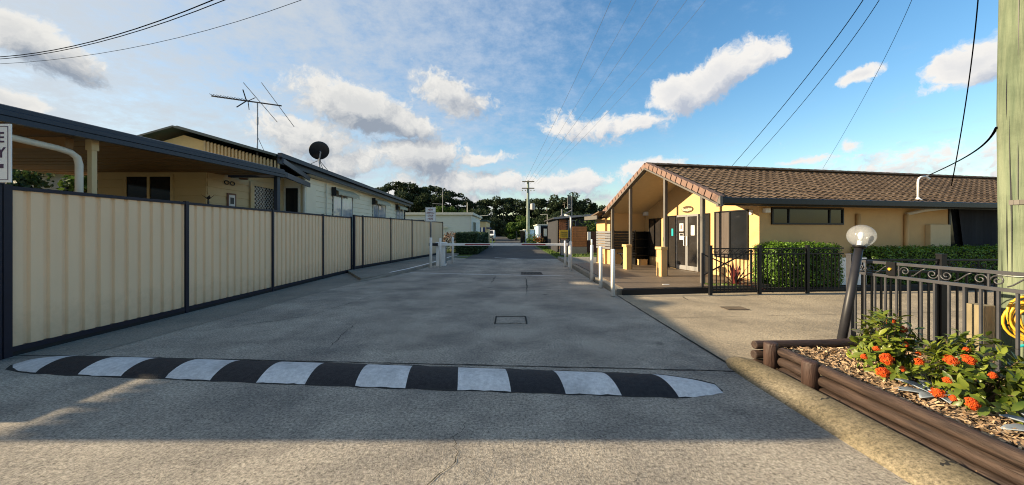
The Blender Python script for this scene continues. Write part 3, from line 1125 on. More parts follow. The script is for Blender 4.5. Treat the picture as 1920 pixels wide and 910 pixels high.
t = thing('boom_gate', 'white boom gate with red striped arm lowered across the lane', 'boom gate', (-3.15, 15.6, 0))
MB().box(-3.33, -2.93, 15.42, 15.78, 0, 1.0).build('cabinet', 'white', t, bevel=.015)
MB().box(-3.36, -2.90, 15.39, 15.81, 1.0, 1.04).build('cabinet_lid', 'white', t, bevel=.01)
MB().box(-2.927, -2.921, 15.5, 15.7, .1, .9).build('access_panel', 'charcoal', t)
MB().box(-3.62, -3.22, 15.30, 15.38, .885, 1.01).build('counterweight', 'charcoal', t, bevel=.008)
MB().box(-3.22, 2.46, 15.305, 15.375, .895, 1.0).build('arm', 'white', t, bevel=.008)
MB().tube([(-3.1, 15.376, .945), (-3.1, 15.45, .945)], .06, 14).build('pivot', 'grey_metal', t)
for a, b in ((-2.05, -.95), (.42, 1.46)):
    MB().box(a, b, 15.3005, 15.304, .925, .97).build('red_stripe', 'red', t)
t = thing('arm_rest', 'slim white rest post with red squares catching the boom arm', 'post', (2.42, 15.0, 0))
MB().box(2.40, 2.50, 14.95, 15.03, 0, .88).build('shaft', 'white', t, bevel=.006)
for z in (.28, .5, .72):
    MB().box(2.425, 2.475, 14.944, 14.948, z, z + .13).build('red_mark', 'red', t)
MB().box(2.40, 2.43, 14.96, 15.02, .88, 1.06).build('fork_prong', 'charcoal', t)
t = thing('gooseneck_pole', 'white pole with a hooked top standing in a white sleeve', 'pole', (2.235, 13.4, 0), group='white bollards along the lane')
MB().lathe([(.055, 0), (.055, 1.12), (.045, 1.14)], 16, (2.235, 13.4, 0)).build('sleeve', 'white', t, smooth=True)
pts = [(2.235, 13.4, 1.12), (2.235, 13.4, 2.02)] + [(2.235 - .09 * (1 - math.cos(a)), 13.4, 2.02 + .09 * math.sin(a)) for a in (R(30), R(60), R(90))] + [(2.0, 13.4, 2.14)]
MB().tube(pts, .032, 10).build('pipe', 'white', t, smooth=True)

# ================================================================== LEFT: house, carport
def planks(parent, p, q, z0, z1, pitch, material, nrm, name='plank', t=.016):
    """overlapping weatherboards between ground points p,q; nrm = outward normal (x,y)"""
    n = int(round((z1 - z0) / pitch))
    pit = (z1 - z0) / n
    p, q = Vector((p[0], p[1])), Vector((q[0], q[1]))
    nn = Vector(nrm).normalized()
    c = (p + q) / 2
    h = (q - p) / 2
    mb = MB()
    vs = []
    for s in (-1, 1):
        b = h * s
        for (o, z) in ((.002, pit), (.006, pit), (t + .006, .004), (t + .002, 0), (.0, 0)):
            vs.append((b.x + nn.x * o, b.y + nn.y * o, z))
    mb.add(vs, [(0, 1, 2, 3, 4), (9, 8, 7, 6, 5)] + [(i, (i + 1) % 5, 5 + (i + 1) % 5, 5 + i) for i in range(5)])
    me = mb.mesh(name, material)
    for i in range(n):
        piece(name, me, parent, (c.x, c.y, z0 + i * pit))


def window_x(parent, x, y0, y1, z0, z1, nx, glass='glass_blue', frame='trim_white', split=(.5,), w=.05, label=None):
    """window in a wall facing +-X at x (outward nx)"""
    f = MB()
    a, b = x + nx * .004, x + nx * .045
    a, b = min(a, b), max(a, b)
    f.box(a, b, y0, y0 + w, z0, z1).box(a, b, y1 - w, y1, z0, z1).box(a, b, y0 + w, y1 - w, z0, z0 + w).box(a, b, y0 + w, y1 - w, z1 - w, z1)
    for s in split:
        yc = y0 + (y1 - y0) * s
        f.box(a, b, yc - w / 2, yc + w / 2, z0 + w, z1 - w)
    fr = f.build('window', frame, parent)
    ys = [y0 + w] + [y0 + (y1 - y0) * s for s in split] + [y1 - w]
    for i in range(len(ys) - 1):
        g0 = ys[i] + (w / 2 if i else 0)
        g1 = ys[i + 1] - (w / 2 if i < len(ys) - 2 else 0)
        c = x + nx * .015
        MB().box(c - .004, c + .004, g0, g1, z0 + w, z1 - w).build('pane', glass, fr)
    return fr


def window_y(parent, y, x0, x1, z0, z1, ny, glass='glass', frame='trim_white', split=(.5,), w=.05, name='window'):
    f = MB()
    a, b = sorted((y + ny * .004, y + ny * .045))
    f.box(x0, x0 + w, a, b, z0, z1).box(x1 - w, x1, a, b, z0, z1).box(x0 + w, x1 - w, a, b, z0, z0 + w).box(x0 + w, x1 - w, a, b, z1 - w, z1)
    for s in split:
        xc = x0 + (x1 - x0) * s
        f.box(xc - w / 2, xc + w / 2, a, b, z0 + w, z1 - w)
    fr = f.build(name, frame, parent)
    xs = [x0 + w] + [x0 + (x1 - x0) * s for s in split] + [x1 - w]
    for i in range(len(xs) - 1):
        g0 = xs[i] + (w / 2 if i else 0)
        g1 = xs[i + 1] - (w / 2 if i < len(xs) - 2 else 0)
        c = y + ny * .015
        MB().box(g0, g1, c - .004, c + .004, z0 + w, z1 - w).build('pane', glass, fr)
    return fr


H = thing('weatherboard_house', 'cream weatherboard park home with green gable roof behind the steel fence', 'house', (-9.5, 16, 0))
XW = -7.2
# bodies
MB().box(-12.6, XW - .002, 12.2, 23.5, .0, 3.42).build('wall', 'board_white', H)
MB().box(-10.7, -7.902, 9.1, 12.2, .0, 3.34).build('porch_wall', 'board_cream', H)
planks(H, (XW, 12.22), (XW, 23.48), .6, 3.42, .20, 'board_white', (1, 0))
planks(H, (-7.9, 9.12), (-7.9, 12.18), .6, 3.30, .21, 'board_cream', (1, 0))
planks(H, (-10.7, 9.1), (-7.9, 9.1), .6, 3.05, .21, 'board_cream', (0, -1))
planks(H, (-7.30, 12.2), (XW - .0, 12.2), .6, 3.42, .20, 'board_cream', (0, -1))
MB().box(-7.235, -7.165, 12.165, 12.235, .5, 3.42).build('corner_trim', 'trim_white', H)
MB().box(-7.19, -7.155, 12.24, 12.86, .55, 3.12).build('meter_cupboard', 'board_white', H)
MB().tube([(-7.14, 13.55, .5), (-7.14, 13.55, 3.35)], .02, 8).build('conduit', 'trim_white', H)
MB().box(XW - .03, -7.14, 23.44, 23.56, .3, 3.44).build('corner_post', 'navy', H)
# windows on the lane side, each with its little awning
for (y0, y1, zt, k) in ((14.1, 15.85, 3.06, 0), (18.15, 19.95, 3.02, 1), (21.8, 23.2, 2.98, 2)):
    wd = window_x(H, XW + .012, y0, y1, 1.62, zt, 1, 'glass_blue', 'trim_white', (.42,) if k < 2 else (.5,))
    MB().box(XW + .012, XW + .03, y0 - .02, y0 + .62, 1.64, zt - .02).build('shutter', 'navy_fascia', wd)
    aw = MB()
    n = 11
    vs = []
    for i in range(n + 1):
        y = y0 - .08 + (y1 - y0 + .16) * i / n
        sag = .045 * abs(math.sin(i * 1.57 * .9))
        vs += [(XW + .02, y, zt + .24), (XW + .30, y, zt + .06), (XW + .31, y, zt - .10 + sag)]
    aw.add(vs, [(3 * i + k2, 3 * i + 3 + k2, 3 * i + 4 + k2, 3 * i + 1 + k2) for i in range(n) for k2 in (0, 1)])
    awn = aw.build('window_awning', 'awning', H)
    so = awn.modifiers.new('thickness', 'SOLIDIFY')
    so.thickness = .006
    MB().box(XW + .02, XW + .20, y0 - .10, y0 - .085, zt - .12, zt + .22).build('awning_side', 'charcoal', awn)

# main roof: gable facing the camera
def zr(y):
    return 3.78 - .31 * (y - 10.5) / 13.0
ridge = (-9.9, .85)
for sx, nm in ((1, 'right'), (-1, 'left')):
    xe = -9.9 + sx * 3.02
    a = (-9.9, 10.4, zr(10.4) + .86)
    b = (-9.9, 24.0, zr(24.0) + .86)
    c = (xe, 24.0, zr(24.0))
    d = (xe, 10.4, zr(10.4))
    mb = MB()
    if sx > 0:
        mb.slab(a, d, c, b, .05)
    else:
        mb.slab(a, b, c, d, .05)
    mb.build('roof_slope', 'roof_green', H)
    MB().bar((-9.9, 10.36, zr(10.4) + .80), (xe, 10.36, zr(10.4) - .05), .05, .20, up=(0, 1, 0)).build('bargeboard', 'roof_green', H)
MB().extrude_y([(-12.5, 3.3), (-7.3, 3.3), (-7.3, 3.64), (-9.9, 4.42), (-12.5, 3.64)], 10.62, 10.72).build('gable_wall', 'gable_yellow', H)
for i in range(22):
    x = -9.2 + i * .105
    zt = 4.42 - (x + 9.9) * .283
    MB().box(x, x + .055, 10.50, 10.53, zt - .40, zt).build('valance_batten', 'board_cream', H)
# gutter and fascia along the lane side
MB().slab((-6.86, 10.3, zr(10.3) + .03), (-6.74, 10.3, zr(10.3) + .03), (-6.74, 24.05, zr(24) + .03), (-6.86, 24.05, zr(24) + .03), .13).build('gutter', 'navy_fascia', H)
MB().slab((-6.93, 10.4, zr(10.4) - .06), (-6.87, 10.4, zr(10.4) - .06), (-6.87, 24.0, zr(24) - .06), (-6.93, 24.0, zr(24) - .06), .20).build('fascia', 'navy_fascia', H)
MB().slab((-7.21, 12.2, 3.47), (-6.93, 12.2, zr(12.2) - .20), (-6.93, 23.9, zr(24) - .20), (-7.21, 23.9, 3.26), .02).build('eave_soffit', 'trim_white', H)
# porch beams
MB().box(-7.9, -6.30, 9.78, 9.90, 3.02, 3.16).build('porch_beam', 'navy_fascia', H)
MB().bar((-6.42, 9.9, 3.12), (-7.02, 12.2, 3.12), .06, .15).build('porch_beam', 'navy_fascia', H)
MB().bar((-6.45, 9.9, 3.50), (-7.02, 12.2, 3.34), .05, .14).build('porch_beam', 'navy_fascia', H)
# screen door with diamond mesh
DX = -7.87
d0, d1 = 10.55, 11.72
dr = MB()
dr.box(DX, DX + .05, d0, d0 + .14, .6, 3.04).box(DX, DX + .05, d1 - .12, d1, .6, 3.04).box(DX, DX + .05, d0 + .14, d1 - .12, 2.90, 3.04).box(DX, DX + .05, d0 + .14, d1 - .12, .6, .75)
dr = dr.build('screen_door', 'board_cream', H)
MB().box(DX + .004, DX + .012, d0 + .14, d1 - .12, .75, 2.90).build('door_panel', 'glass', dr)
dm = MB()
ya, yb, za, zb = d0 + .14, d1 - .12, 1.5, 2.90
pit = .125
for s in (1, -1):
    k = -30
    while k < 30:
        y_s = ya + k * pit
        # line y = y_s + s*(z-za)
        pts = []
        for i in range(30):
            z = za + (zb - za) * i / 29
            y = y_s + s * (z - za)
            if ya <= y <= yb:
                pts.append((DX + .02, y, z))
        if len(pts) > 1:
            dm.bar(pts[0], pts[-1], .012, .012)
        k += 1
dm.build('diamond_grille', 'alu', dr)
# door light opening beside it
window_y(H, 12.19, -7.88, -7.34, .7, 3.06, -1, 'glass', 'trim_white', (), .05, name='glass_door')
window_y(H, 9.085, -9.98, -8.72, 1.55, 2.98, -1, 'glass', 'board_cream', (.5,), .06)
# small wall pieces on the porch wall
MB().box(-7.878, -7.855, 9.72, 10.03, 2.16, 2.58).build('picture_frame', 'frame_brown', H)
MB().box(-7.856, -7.850, 9.77, 9.98, 2.21, 2.53).build('picture', 'paper', H)
MB().box(-7.852, -7.848, 9.81, 9.94, 2.28, 2.46).build('picture_print', 'charcoal', H)
MB().tube([(-7.86, 9.70 + .08 * math.cos(a), 2.86 + .05 * math.sin(a)) for a in [i * .7 for i in range(10)]], .014, 6).build('wall_ornament', 'charcoal', H)
MB().tube([(-7.86, 9.90 + .08 * math.cos(a), 2.86 + .05 * math.sin(a)) for a in [i * .7 for i in range(10)]], .014, 6).build('wall_ornament', 'charcoal', H)
MB().lathe([(.10, 0), (.12, .03), (.05, .10), (.02, .16)], 14, (-7.70, 10.1, 3.0)).build('porch_light', 'frame_brown', H)
MB().box(-7.87, -7.70, 9.55, 9.66, 3.06, 3.15).build('sensor_light', 'trim_white', H)

# carport roof
Cp = thing('carport', 'carport with timber-lined ceiling and dark navy fascia beside the house', 'carport', (-9.0, 6, 0))
CZ0, CZ1 = 3.06, 3.20
def cz(y):
    return CZ0 + (CZ1 - CZ0) * (y - 4.3) / 5.4
YF, YB = 2.34, 9.68
MB().slab((-12.1, YF, cz(YF) - .02), (-6.33, YF, cz(YF) - .02), (-6.33, YB, cz(YB) - .02), (-12.1, YB, cz(YB) - .02), .05).build('roof_sheet', 'roof_green', Cp)
fa = MB()
fa.extrude_y([(-6.33, -.20), (-6.25, -.20), (-6.25, -.13), (-6.235, -.12), (-6.235, -.06), (-6.25, -.05), (-6.25, .0), (-6.30, .02), (-6.33, .0)], 0, 1)
fv = []
for (x, y, z) in fa.v:
    yy = YF if y < .5 else YB
    fv.append((x, yy, cz(yy) + z))
fa.v = fv
fa.build('fascia', 'navy_fascia', Cp)
MB().box(-12.1, -6.335, YF - .04, YF + .02, cz(YF) - .20, cz(YF)).build('front_fascia', 'navy_fascia', Cp)
# ceiling boards, each laid across
nb = 40
me = MB().box(-2.87, 2.87, -.083, .083, -.008, .008).mesh('ceiling_board', 'soffit')
for i in range(nb):
    y = YF + .12 + i * (YB - YF - .2) / (nb - 1)
    piece('ceiling_board', me, Cp, (-9.22, y, cz(y) - .14 + (0.004 if i % 2 else 0)), (R(1.45), 0, 0))
MB().box(-6.50, -6.40, 9.60, 9.72, 0, 3.02).build('post', 'navy_fascia', Cp)
MB().box(-6.54, -6.47, 5.42, 5.49, 0, 2.92).build('post', 'board_cream', Cp)
MB().box(-6.555, -6.455, 5.405, 5.505, 2.76, 2.92).build('post_bracket', 'board_cream', Cp)
MB().box(-11.6, -11.5, 5.2, 5.3, 0, 2.90).build('post', 'trim_white', Cp)
MB().box(-11.6, -11.5, 2.8, 2.9, 0, 2.85).build('post', 'trim_white', Cp)
MB().box(-12.0, -6.6, 5.20, 5.30, 2.74, 2.90).build('cross_beam', 'soffit', Cp)
MB().tube([(-6.50, 3.4, 2.80), (-6.52, 5.05, 2.70), (-6.525, 5.20, 2.675), (-6.53, 5.285, 2.62), (-6.53, 5.31, 2.52), (-6.53, 5.31, .1)], .043, 14).build('downpipe', 'trim_white', Cp, smooth=True)

# added house mostly out of view; tall gable shaped to cast a pointed shadow
N = thing('shadow_house', 'added white house mostly out of view, gable shaped to shadow the driveway', 'house', (-16.5, 7, 0))
MB().box(-20, -13.3, 3.55, 9.25, 0, 3.75).build('wall', 'trim_white', N)
MB().extrude_x([(3.55, 3.75), (9.25, 3.75), (9.25, 4.2), (7.0, 5.4), (3.55, 3.80)], -20, -13.3).build('gable_wall', 'trim_white', N)
for s in (-1, 1):
    q = [(-20.2, 7.0, 5.62), (-13.0, 7.0, 5.62), (-13.0, 7.0 + (2.6 if s > 0 else -3.65), 4.30 if s > 0 else 3.9), (-20.2, 7.0 + (2.6 if s > 0 else -3.65), 4.30 if s > 0 else 3.9)]
    MB().slab(*(q if s < 0 else q[::-1]), .08).build('roof_slope', 'roof_dark', N)
fw = thing('shade_wall', 'added low cream wall out of view, shading the left of the lane', 'wall', (-7, 3.4, 0))  # added out of view to keep the sun off the hump's left end
MB().box(-7.1, -6.95, 2.72, 4.1, 0, 1.0).build('wall_face', 'board_cream', fw)
MB().box(-7.13, -6.92, 2.69, 4.13, 1.0, 1.07).build('coping', 'trim_white', fw)
gw = thing('white_cottage', 'white cottage wall with cream eave seen below the carport ceiling', 'house', (-15.5, 12.3, 0))
MB().box(-22, -12.7, 12.3, 18, 0, 3.52).build('wall', 'white', gw)
MB().box(-22.3, -12.5, 12.0, 18.2, 3.53, 3.75).build('eave', 'board_cream', gw)
window_y(gw, 12.3, -15.6, -14.9, 2.2, 3.3, -1, 'glass', 'grey_metal', (.5,))
for k, (x, y, r, lab) in enumerate(((-16.3, 11.7, .62, 'dark leafy shrub left of the carport post before the white wall'), (-14.3, 11.8, .5, 'light green shrub beside the carport downpipe before the white wall'))):
    sh = thing('wall_shrub', lab, 'shrub', (x, y, 0), group='shrubs behind the carport')
    pos = np.random.normal(size=(700, 3)) * np.array([r * .55, r * .35, r * .4]) + np.array([x, y, 3.15])
    foliage('foliage', pos, .17, 'leaf_hedge_d' if k == 0 else 'leaf_tree', sh, seed=k)
    MB().tube([(x, y, 0), (x + .05, y, 1.6), (x, y, 3.0)], [.06, .05, .02], 7).build('stem', 'stem', sh)
sc_ = thing('bird_ornament', 'small dark bird-shaped ornament on the fence rail by the porch window', 'ornament', (-6.9, 8.0, 2.0))
MB().tube([(-6.9, 8.0, .0), (-6.9, 8.0, 2.22)], .018, 6).build('stake', 'charcoal', sc_)
MB().add([(-7.08, 8, 2.36), (-6.9, 8, 2.22), (-6.72, 8, 2.37), (-6.86, 8.01, 2.28), (-6.9, 8.03, 2.34), (-6.95, 8.01, 2.28)], [(0, 1, 5), (1, 3, 4, 5), (1, 2, 3)]).build('wings', 'charcoal', sc_)

# TV antenna
An = thing('tv_antenna', 'long roof aerial with thin crossed rods on a mast above the house', 'antenna', (-8.3, 11.5, 4.1))
mx, my = -8.30, 11.48
MB().tube([(mx, my, 3.95), (mx, my, 5.72)], .018, 8).build('mast', 'grey_metal', An)
MB().tube([(mx, my, 5.0), (mx, my, 5.25)], .028, 8).build('clamp', 'grey_metal', An)
p0, p1 = Vector((-9.80, 11.48, 5.93)), Vector((-7.52, 11.48, 5.61))
MB().bar(p0, p1, .035, .035).build('boom', 'charcoal', An)
for i in range(11):
    p = p0.lerp(p1, .03 + i * .05)
    MB().tube([p + Vector((0, -.16, 0.02)), p + Vector((0, .16, 0.02))], .008, 5).build('element', 'charcoal', An)
pd = p0.lerp(p1, .50)
for s in (1, -1):
    MB().tube([pd, pd + Vector((.10 * s - .05, -.22, .28 * s))], .018, 5).build('reflector_arm', 'charcoal', An)
    MB().tube([pd + Vector((.05, 0, 0)), pd + Vector((.10 * s, .25, .20 * s))], .012, 5).build('reflector_arm', 'charcoal', An)
for tt, ln in ((.72, .50), (.97, .58)):
    p = p0.lerp(p1, tt)
    MB().tube([p + Vector((-.30, -.4, ln)), p + Vector((.24, .4, -ln))], .010, 6).build('long_element', 'grey_metal', An)
for dx in (-.22, .12):
    MB().tube([(mx, my, 4.6), (mx + dx, my + .25, 4.02)], .008, 5).build('stay', 'grey_metal', An)
# satellite dish
Ds = thing('satellite_dish', 'dark satellite dish on thin legs at the house gutter', 'satellite dish', (-7.2, 13.2, 3.8))
dc = Vector((-7.15, 13.1, 4.50))
nrm = Vector((-.62, .62, .45)).normalized()
qd = nrm.to_track_quat('Z', 'Y').to_matrix().to_4x4()
prof = [(.02, 0)] + [(.35 * i / 8, .075 * (i / 8) ** 2) for i in range(1, 9)] + [(.35, .088)] + [(.335 * i / 8, .010 + .078 * (i / 8) ** 2) for i in range(8, 0, -1)]
dmb = MB().lathe(prof, 28)
dmb.v = [tuple(dc + (qd @ Vector(p))) for p in dmb.v]
dmb.build('reflector', 'charcoal', Ds, smooth=True)
MB().tube([dc - nrm * .02, dc - nrm * .10, dc + Vector((.0, -.05, -.36)), dc + Vector((.02, .0, -.80))], .024, 8).build('mast', 'grey_metal', Ds)
for v in ((-.55, -.15, -.62), (.30, .30, -.86), (-.1, .5, -.7)):
    MB().tube([dc + Vector((0, -.04, -.34)), dc + Vector(v)], .012, 6).build('stay', 'grey_metal', Ds)
MB().tube([dc + Vector((0, .05, -.36)), dc + nrm * .42 + Vector((.06, 0, -.18))], .012, 6).build('feed_arm', 'charcoal', Ds)
MB().lathe([(.035, 0), (.045, .05), (.03, .1)], 10, tuple(dc + nrm * .42 + Vector((.06, 0, -.20)))).build('feed_horn', 'charcoal', Ds)

# ================================================================== RECEPTION BUILDING
TH = R(11)
RO = (5.07, 8.70, 0)
Rb = thing('reception_building', 'yellow rendered reception building with brown tiled gable roof and open porch', 'building', RO, TH, local=True)
UW, VW, VB = 1.75, .50, 6.0
UE = 17.5
ZE, ZA, VA = 2.36, 3.74, 3.10     # tile line at the eave, at the ridge, ridge position
PITCH = math.atan((ZA - ZE) / VA)
# walls
MB().box(UW, UE - .6, VW, VB + .2, 0, 2.30).build('wall', 'render', Rb)
MB().extrude_x([(VW, 2.30), (VB + .2, 2.30), (VB + .2, 2.31), (VA, 3.50), (VW, 2.31)], UW, UW + .15).build('gable_wall', 'render', Rb)
MB().box(.15, UW - .002, VB, VB + .25, 0, 2.44).build('end_wall', 'render', Rb)
# timber-look roof structure under the tiles
for s in (0, 1):
    va, vb = (0.06, VA) if s == 0 else (2 * VA - .06, VA)
    za = ZE - .08
    q = [(.03, va, za), (UE, va, za), (UE, VA, ZA - .07), (.03, VA, ZA - .07)]
    MB().slab(*(q if s == 0 else q[::-1]), .03).build('sarking', 'black_plain', Rb)
    # porch soffit lining
    va2, vb2 = (VW - .3, VA) if s == 0 else (2 * VA - .2, VA)
    za2 = ZE - .16 + (va2 if s == 0 else (2 * VA - va2)) * math.tan(PITCH)
    q = [(.06, va2, za2), (UW + .02, va2, za2), (UW + .02, VA, ZA - .16), (.06, VA, ZA - .16)]
    MB().slab(*(q if s == 0 else q[::-1]), .02).build('porch_ceiling', 'render_pale', Rb)
MB().box(.8, UW, VA - .05, VA + .05, ZA - .30, ZA - .19).build('ridge_beam', 'render_pale', Rb)
# side eave
MB().box(UW - .1, UE, .05, VW + .001, 2.24, 2.262).build('eave_soffit', 'render_pale', Rb)
MB().box(.0, UE, -.13, -.02, ZE - .17, ZE - .01).build('gutter', 'black', Rb, bevel=.02)
MB().box(.02, UE, .0, .045, ZE - .20, ZE - .03).build('fascia', 'black', Rb)
# barge boards
for s in (0, 1):
    e = -.13 if s == 0 else 2 * VA + .05
    p = (.0, e, ZE - .14 + (0 if s else 0) - .06)
    q = (.0, VA, ZA - .13)
    MB().bar(p, q, .045, .17, up=(1, 0, 0)).build('bargeboard', 'barge', Rb)
MB().box(-.045, .03, -.15, -.02, ZE - .24, ZE + .02).build('gutter_end', 'barge', Rb)
# far side: lower eave and gutter that sticks out past the gable
MB().slab((-.35, 6.0, 2.36), (2.0, 6.0, 2.36), (2.0, 7.3, 2.10), (-.35, 7.3, 2.10), .05).build('lower_roof', 'tile', Rb)
MB().box(-.42, -.36, 6.05, 7.35, 2.02, 2.18).build('lower_fascia', 'barge', Rb)
MB().box(.05, .3, 6.27, 7.1, 0, 2.06).build('wing_wall', 'render', Rb)

# roof tiles: S-profile, overlapping
TW, TL = .272, .30
NROW = 12
slope_len = math.hypot(VA, ZA - ZE) + .05
rowp = slope_len / NROW
NCOL = int(UE / TW)
def tile_mb(w, ln):
    mb = MB()
    n = 9
    vs = []
    for (yy, zz) in ((0, .0), (0, .030), (ln, .0)):
        for i in range(n):
            x = w * i / (n - 1)
            ph = 2 * math.pi * i / (n - 1)
            prof_z = .018 * math.sin(ph) + (.012 if i in (0,) else 0)
            vs.append((x, yy, zz + prof_z))
    fs = []
    for r in range(2):
        for i in range(n - 1):
            fs.append((r * n + i, r * n + i + 1, (r + 1) * n + i + 1, (r + 1) * n + i))
    return mb.add(vs, fs)
tm = tile_mb(TW * 1.02, rowp * 1.12)
tile_me = tm.mesh('roof_tile', 'tile', smooth=False)
cs, sn = math.cos(PITCH), math.sin(PITCH)
cells = []
for r in range(NROW):
    for c in range(NCOL):
        cells.append((r, c))
cells.sort(key=lambda rc: rc[1] * TW * 1.0 + rc[0] * .15)
ind, rest = cells[:300], cells[300:]
def tile_pos(r, c):
    s_ = r * rowp - .07
    return (.06 + c * TW, s_ * cs, ZE - .045 + s_ * sn)
for (r, c) in ind:
    x, y, z = tile_pos(r, c)
    piece('roof_tile', tile_me, Rb, (x, y + random.uniform(-.005, .005), z + random.uniform(-.003, .004)), (PITCH + random.uniform(-.008, .008), 0, 0))
mb = MB()
for (r, c) in rest:
    x, y, z = tile_pos(r, c)
    dz = random.uniform(-.003, .004)
    vs = [(x + a, y + b * cs - d * sn, z + dz + b * sn + d * cs) for a, b, d in tm.v]
    mb.add(vs, tm.f)
stuff(mb.build('roof_tiles', 'tile', Rb))
# back slope, never seen from the lane
MB().slab((.0, VA, ZA), (UE, VA, ZA), (UE, 2 * VA + .05, ZE), (.0, 2 * VA + .05, ZE), .06).build('back_slope', 'tile', Rb)
# ridge caps
rc_me = MB()
n = 8
vs = []
for (yy, k) in ((0, 1.06), (.40, .96)):
    for i in range(n + 1):
        a = math.pi * i / n
        vs.append((yy, -.12 * k * math.cos(a), .085 * k * math.sin(a)))
rc_me.add(vs, [(i, i + 1, n + 2 + i, n + 1 + i) for i in range(n)])
rcm = rc_me.mesh('ridge_tile', 'tile')
for i in range(int(UE / .38)):
    piece('ridge_tile', rcm, Rb, (.0 + i * .38, VA, ZA - .01))
# barge tiles (pinkish, boxed over the gable edge)
bt = MB().box(-.05, .09, 0, .212, -.135, .0)
bt.box(-.05, .12, 0, .224, 0, .026)
bt.v = [(a, b, c + .05 * b) for a, b, c in bt.v]
btm = bt.mesh('barge_tile', 'tile_pink')
blen = math.hypot(VA + .1, ZA - ZE + .05)
nb = 14
for s in (0, 1):
    for i in range(nb):
        t_ = (i + .0) * blen / nb
        if s == 0:
            piece('barge_tile', btm, Rb, (0, -.10 + t_ * cs, ZE - .02 + t_ * sn + .012), (PITCH + .03, 0, 0))
        else:
            piece('barge_tile', btm, Rb, (0, 2 * VA + .10 - t_ * cs, ZE - .02 + t_ * sn + .012), (PITCH + .03, 0, math.pi), (-1, 1, 1))

# porch posts, brick piers
for v, pier in ((.55, 0), (2.13, 1), (4.18, 1), (5.57, 0)):
    zt = ZE - .14 + (min(v, 2 * VA - v)) * math.tan(PITCH)
    MB().box(.0, .09, v - .045, v + .045, .1, zt).build('porch_post', 'charcoal' if 0 else 'barge', Rb)
    MB().box(.002, .088, v - .0465, v - .0455, .1, zt).build('post_shadow_face', 'black', Rb) if 0 else None
    if pier:
        MB().box(-.20, -.01, v - .16, v + .09, .1, .96).build('pier', 'render', Rb)
        MB().box(-.235, -.006, v - .195, v + .125, .96, 1.045).build('pier_cap', 'render', Rb, bevel=.01)


def local_window(name, u, v0, v1, z0, z1, frame, glass, split=(), w=.05):
    return window_x(Rb, u, v0, v1, z0, z1, -1, glass, frame, split, w)


ug = UW
fw_ = local_window('w', ug, .83, 2.07, .72, 2.13, 'black', 'glass', (.52,), .035)
fw_.children[-1].data.materials[0] = M['curtain']
local_window('w', ug, 4.87, 5.66, .50, 2.04, 'black', 'glass_brown', (.5,), .035)
# entrance: sidelights and double glass door
local_window('w', ug, 3.93, 4.42, .17, 2.10, 'black', 'glass_brown', (), .04)
local_window('w', ug, 2.28, 2.74, .17, 2.10, 'black', 'glass_brown', (), .04)
for a, b in ((2.76, 3.33), (3.335, 3.905)):
    f = MB()
    x0, x1 = ug - .06, ug - .003
    w = .055
    f.box(x0, x1, a, a + w, .17, 2.10).box(x0, x1, b - w, b, .17, 2.10).box(x0, x1, a + w, b - w, .17, .32).box(x0, x1, a + w, b - w, 2.03, 2.10)
    d = f.build('door', 'alu', Rb)
    MB().box(ug - .035, ug - .025, a + w, b - w, .32, 2.03).build('pane', 'glass_brown', d)
    hs_ = b - .075 if a < 3 else a + .075
    MB().tube([(ug - .062, hs_, 1.02), (ug - .11, hs_, 1.02), (ug - .11, hs_, 1.34), (ug - .062, hs_, 1.34)], .014, 8).build('handle', 'sign_white', d)
    if a < 3:
        MB().box(ug - .038, ug - .036, a + .20, a + .38, 1.38, 1.72).build('notice', 'paper', d)
    else:
        MB().box(ug - .038, ug - .036, a + .19, a + .40, 1.52, 1.80).build('notice', 'paper', d)
        MB().box(ug - .0395, ug - .0385, a + .24, a + .35, 1.60, 1.74).build('notice_print', 'print', d)
        MB().box(ug - .038, ug - .036, a + .19, a + .40, 1.22, 1.45).build('notice', 'paper', d)
        MB().box(ug - .0395, ug - .0385, a + .21, a + .38, 1.36, 1.44).build('notice_print', 'charcoal', d)
MB().box(ug - .03, ug - .0, 4.10, 4.20, 1.35, 1.62).build('sticker', 'hose_t', Rb)
MB().box(ug - .09, ug - .002, 4.50, 4.66, 1.12, 1.30).build('intercom', 'black', Rb, bevel=.03)
MB().box(ug - .14, ug - .002, 5.75, 5.95, 2.18, 2.34).build('flood_light', 'sign_white', Rb)
# oval name sign
sg = thing('reception_sign', 'oval brown sign lettered Reception above the glass doors', 'sign', (0, 0, 0))
ov = MB()
nn = 32
cv, czz = 3.34, 2.29
ov.extrude_x([(cv + .29 * math.cos(2 * math.pi * i / nn), czz + .115 * math.sin(2 * math.pi * i / nn)) for i in range(nn)], ug - .03, ug - .004)
ov.build('plate', 'sign_brown', sg)
tme = text_mesh('Reception', .15, 'letter_cream', .002, 'CENTER', .78, bold=.003)
lt = piece('lettering', tme, sg, (ug - .033, cv, czz - .005), (R(90), 0, R(-90)))
sg.location = RO
sg.rotation_euler = (0, 0, TH)
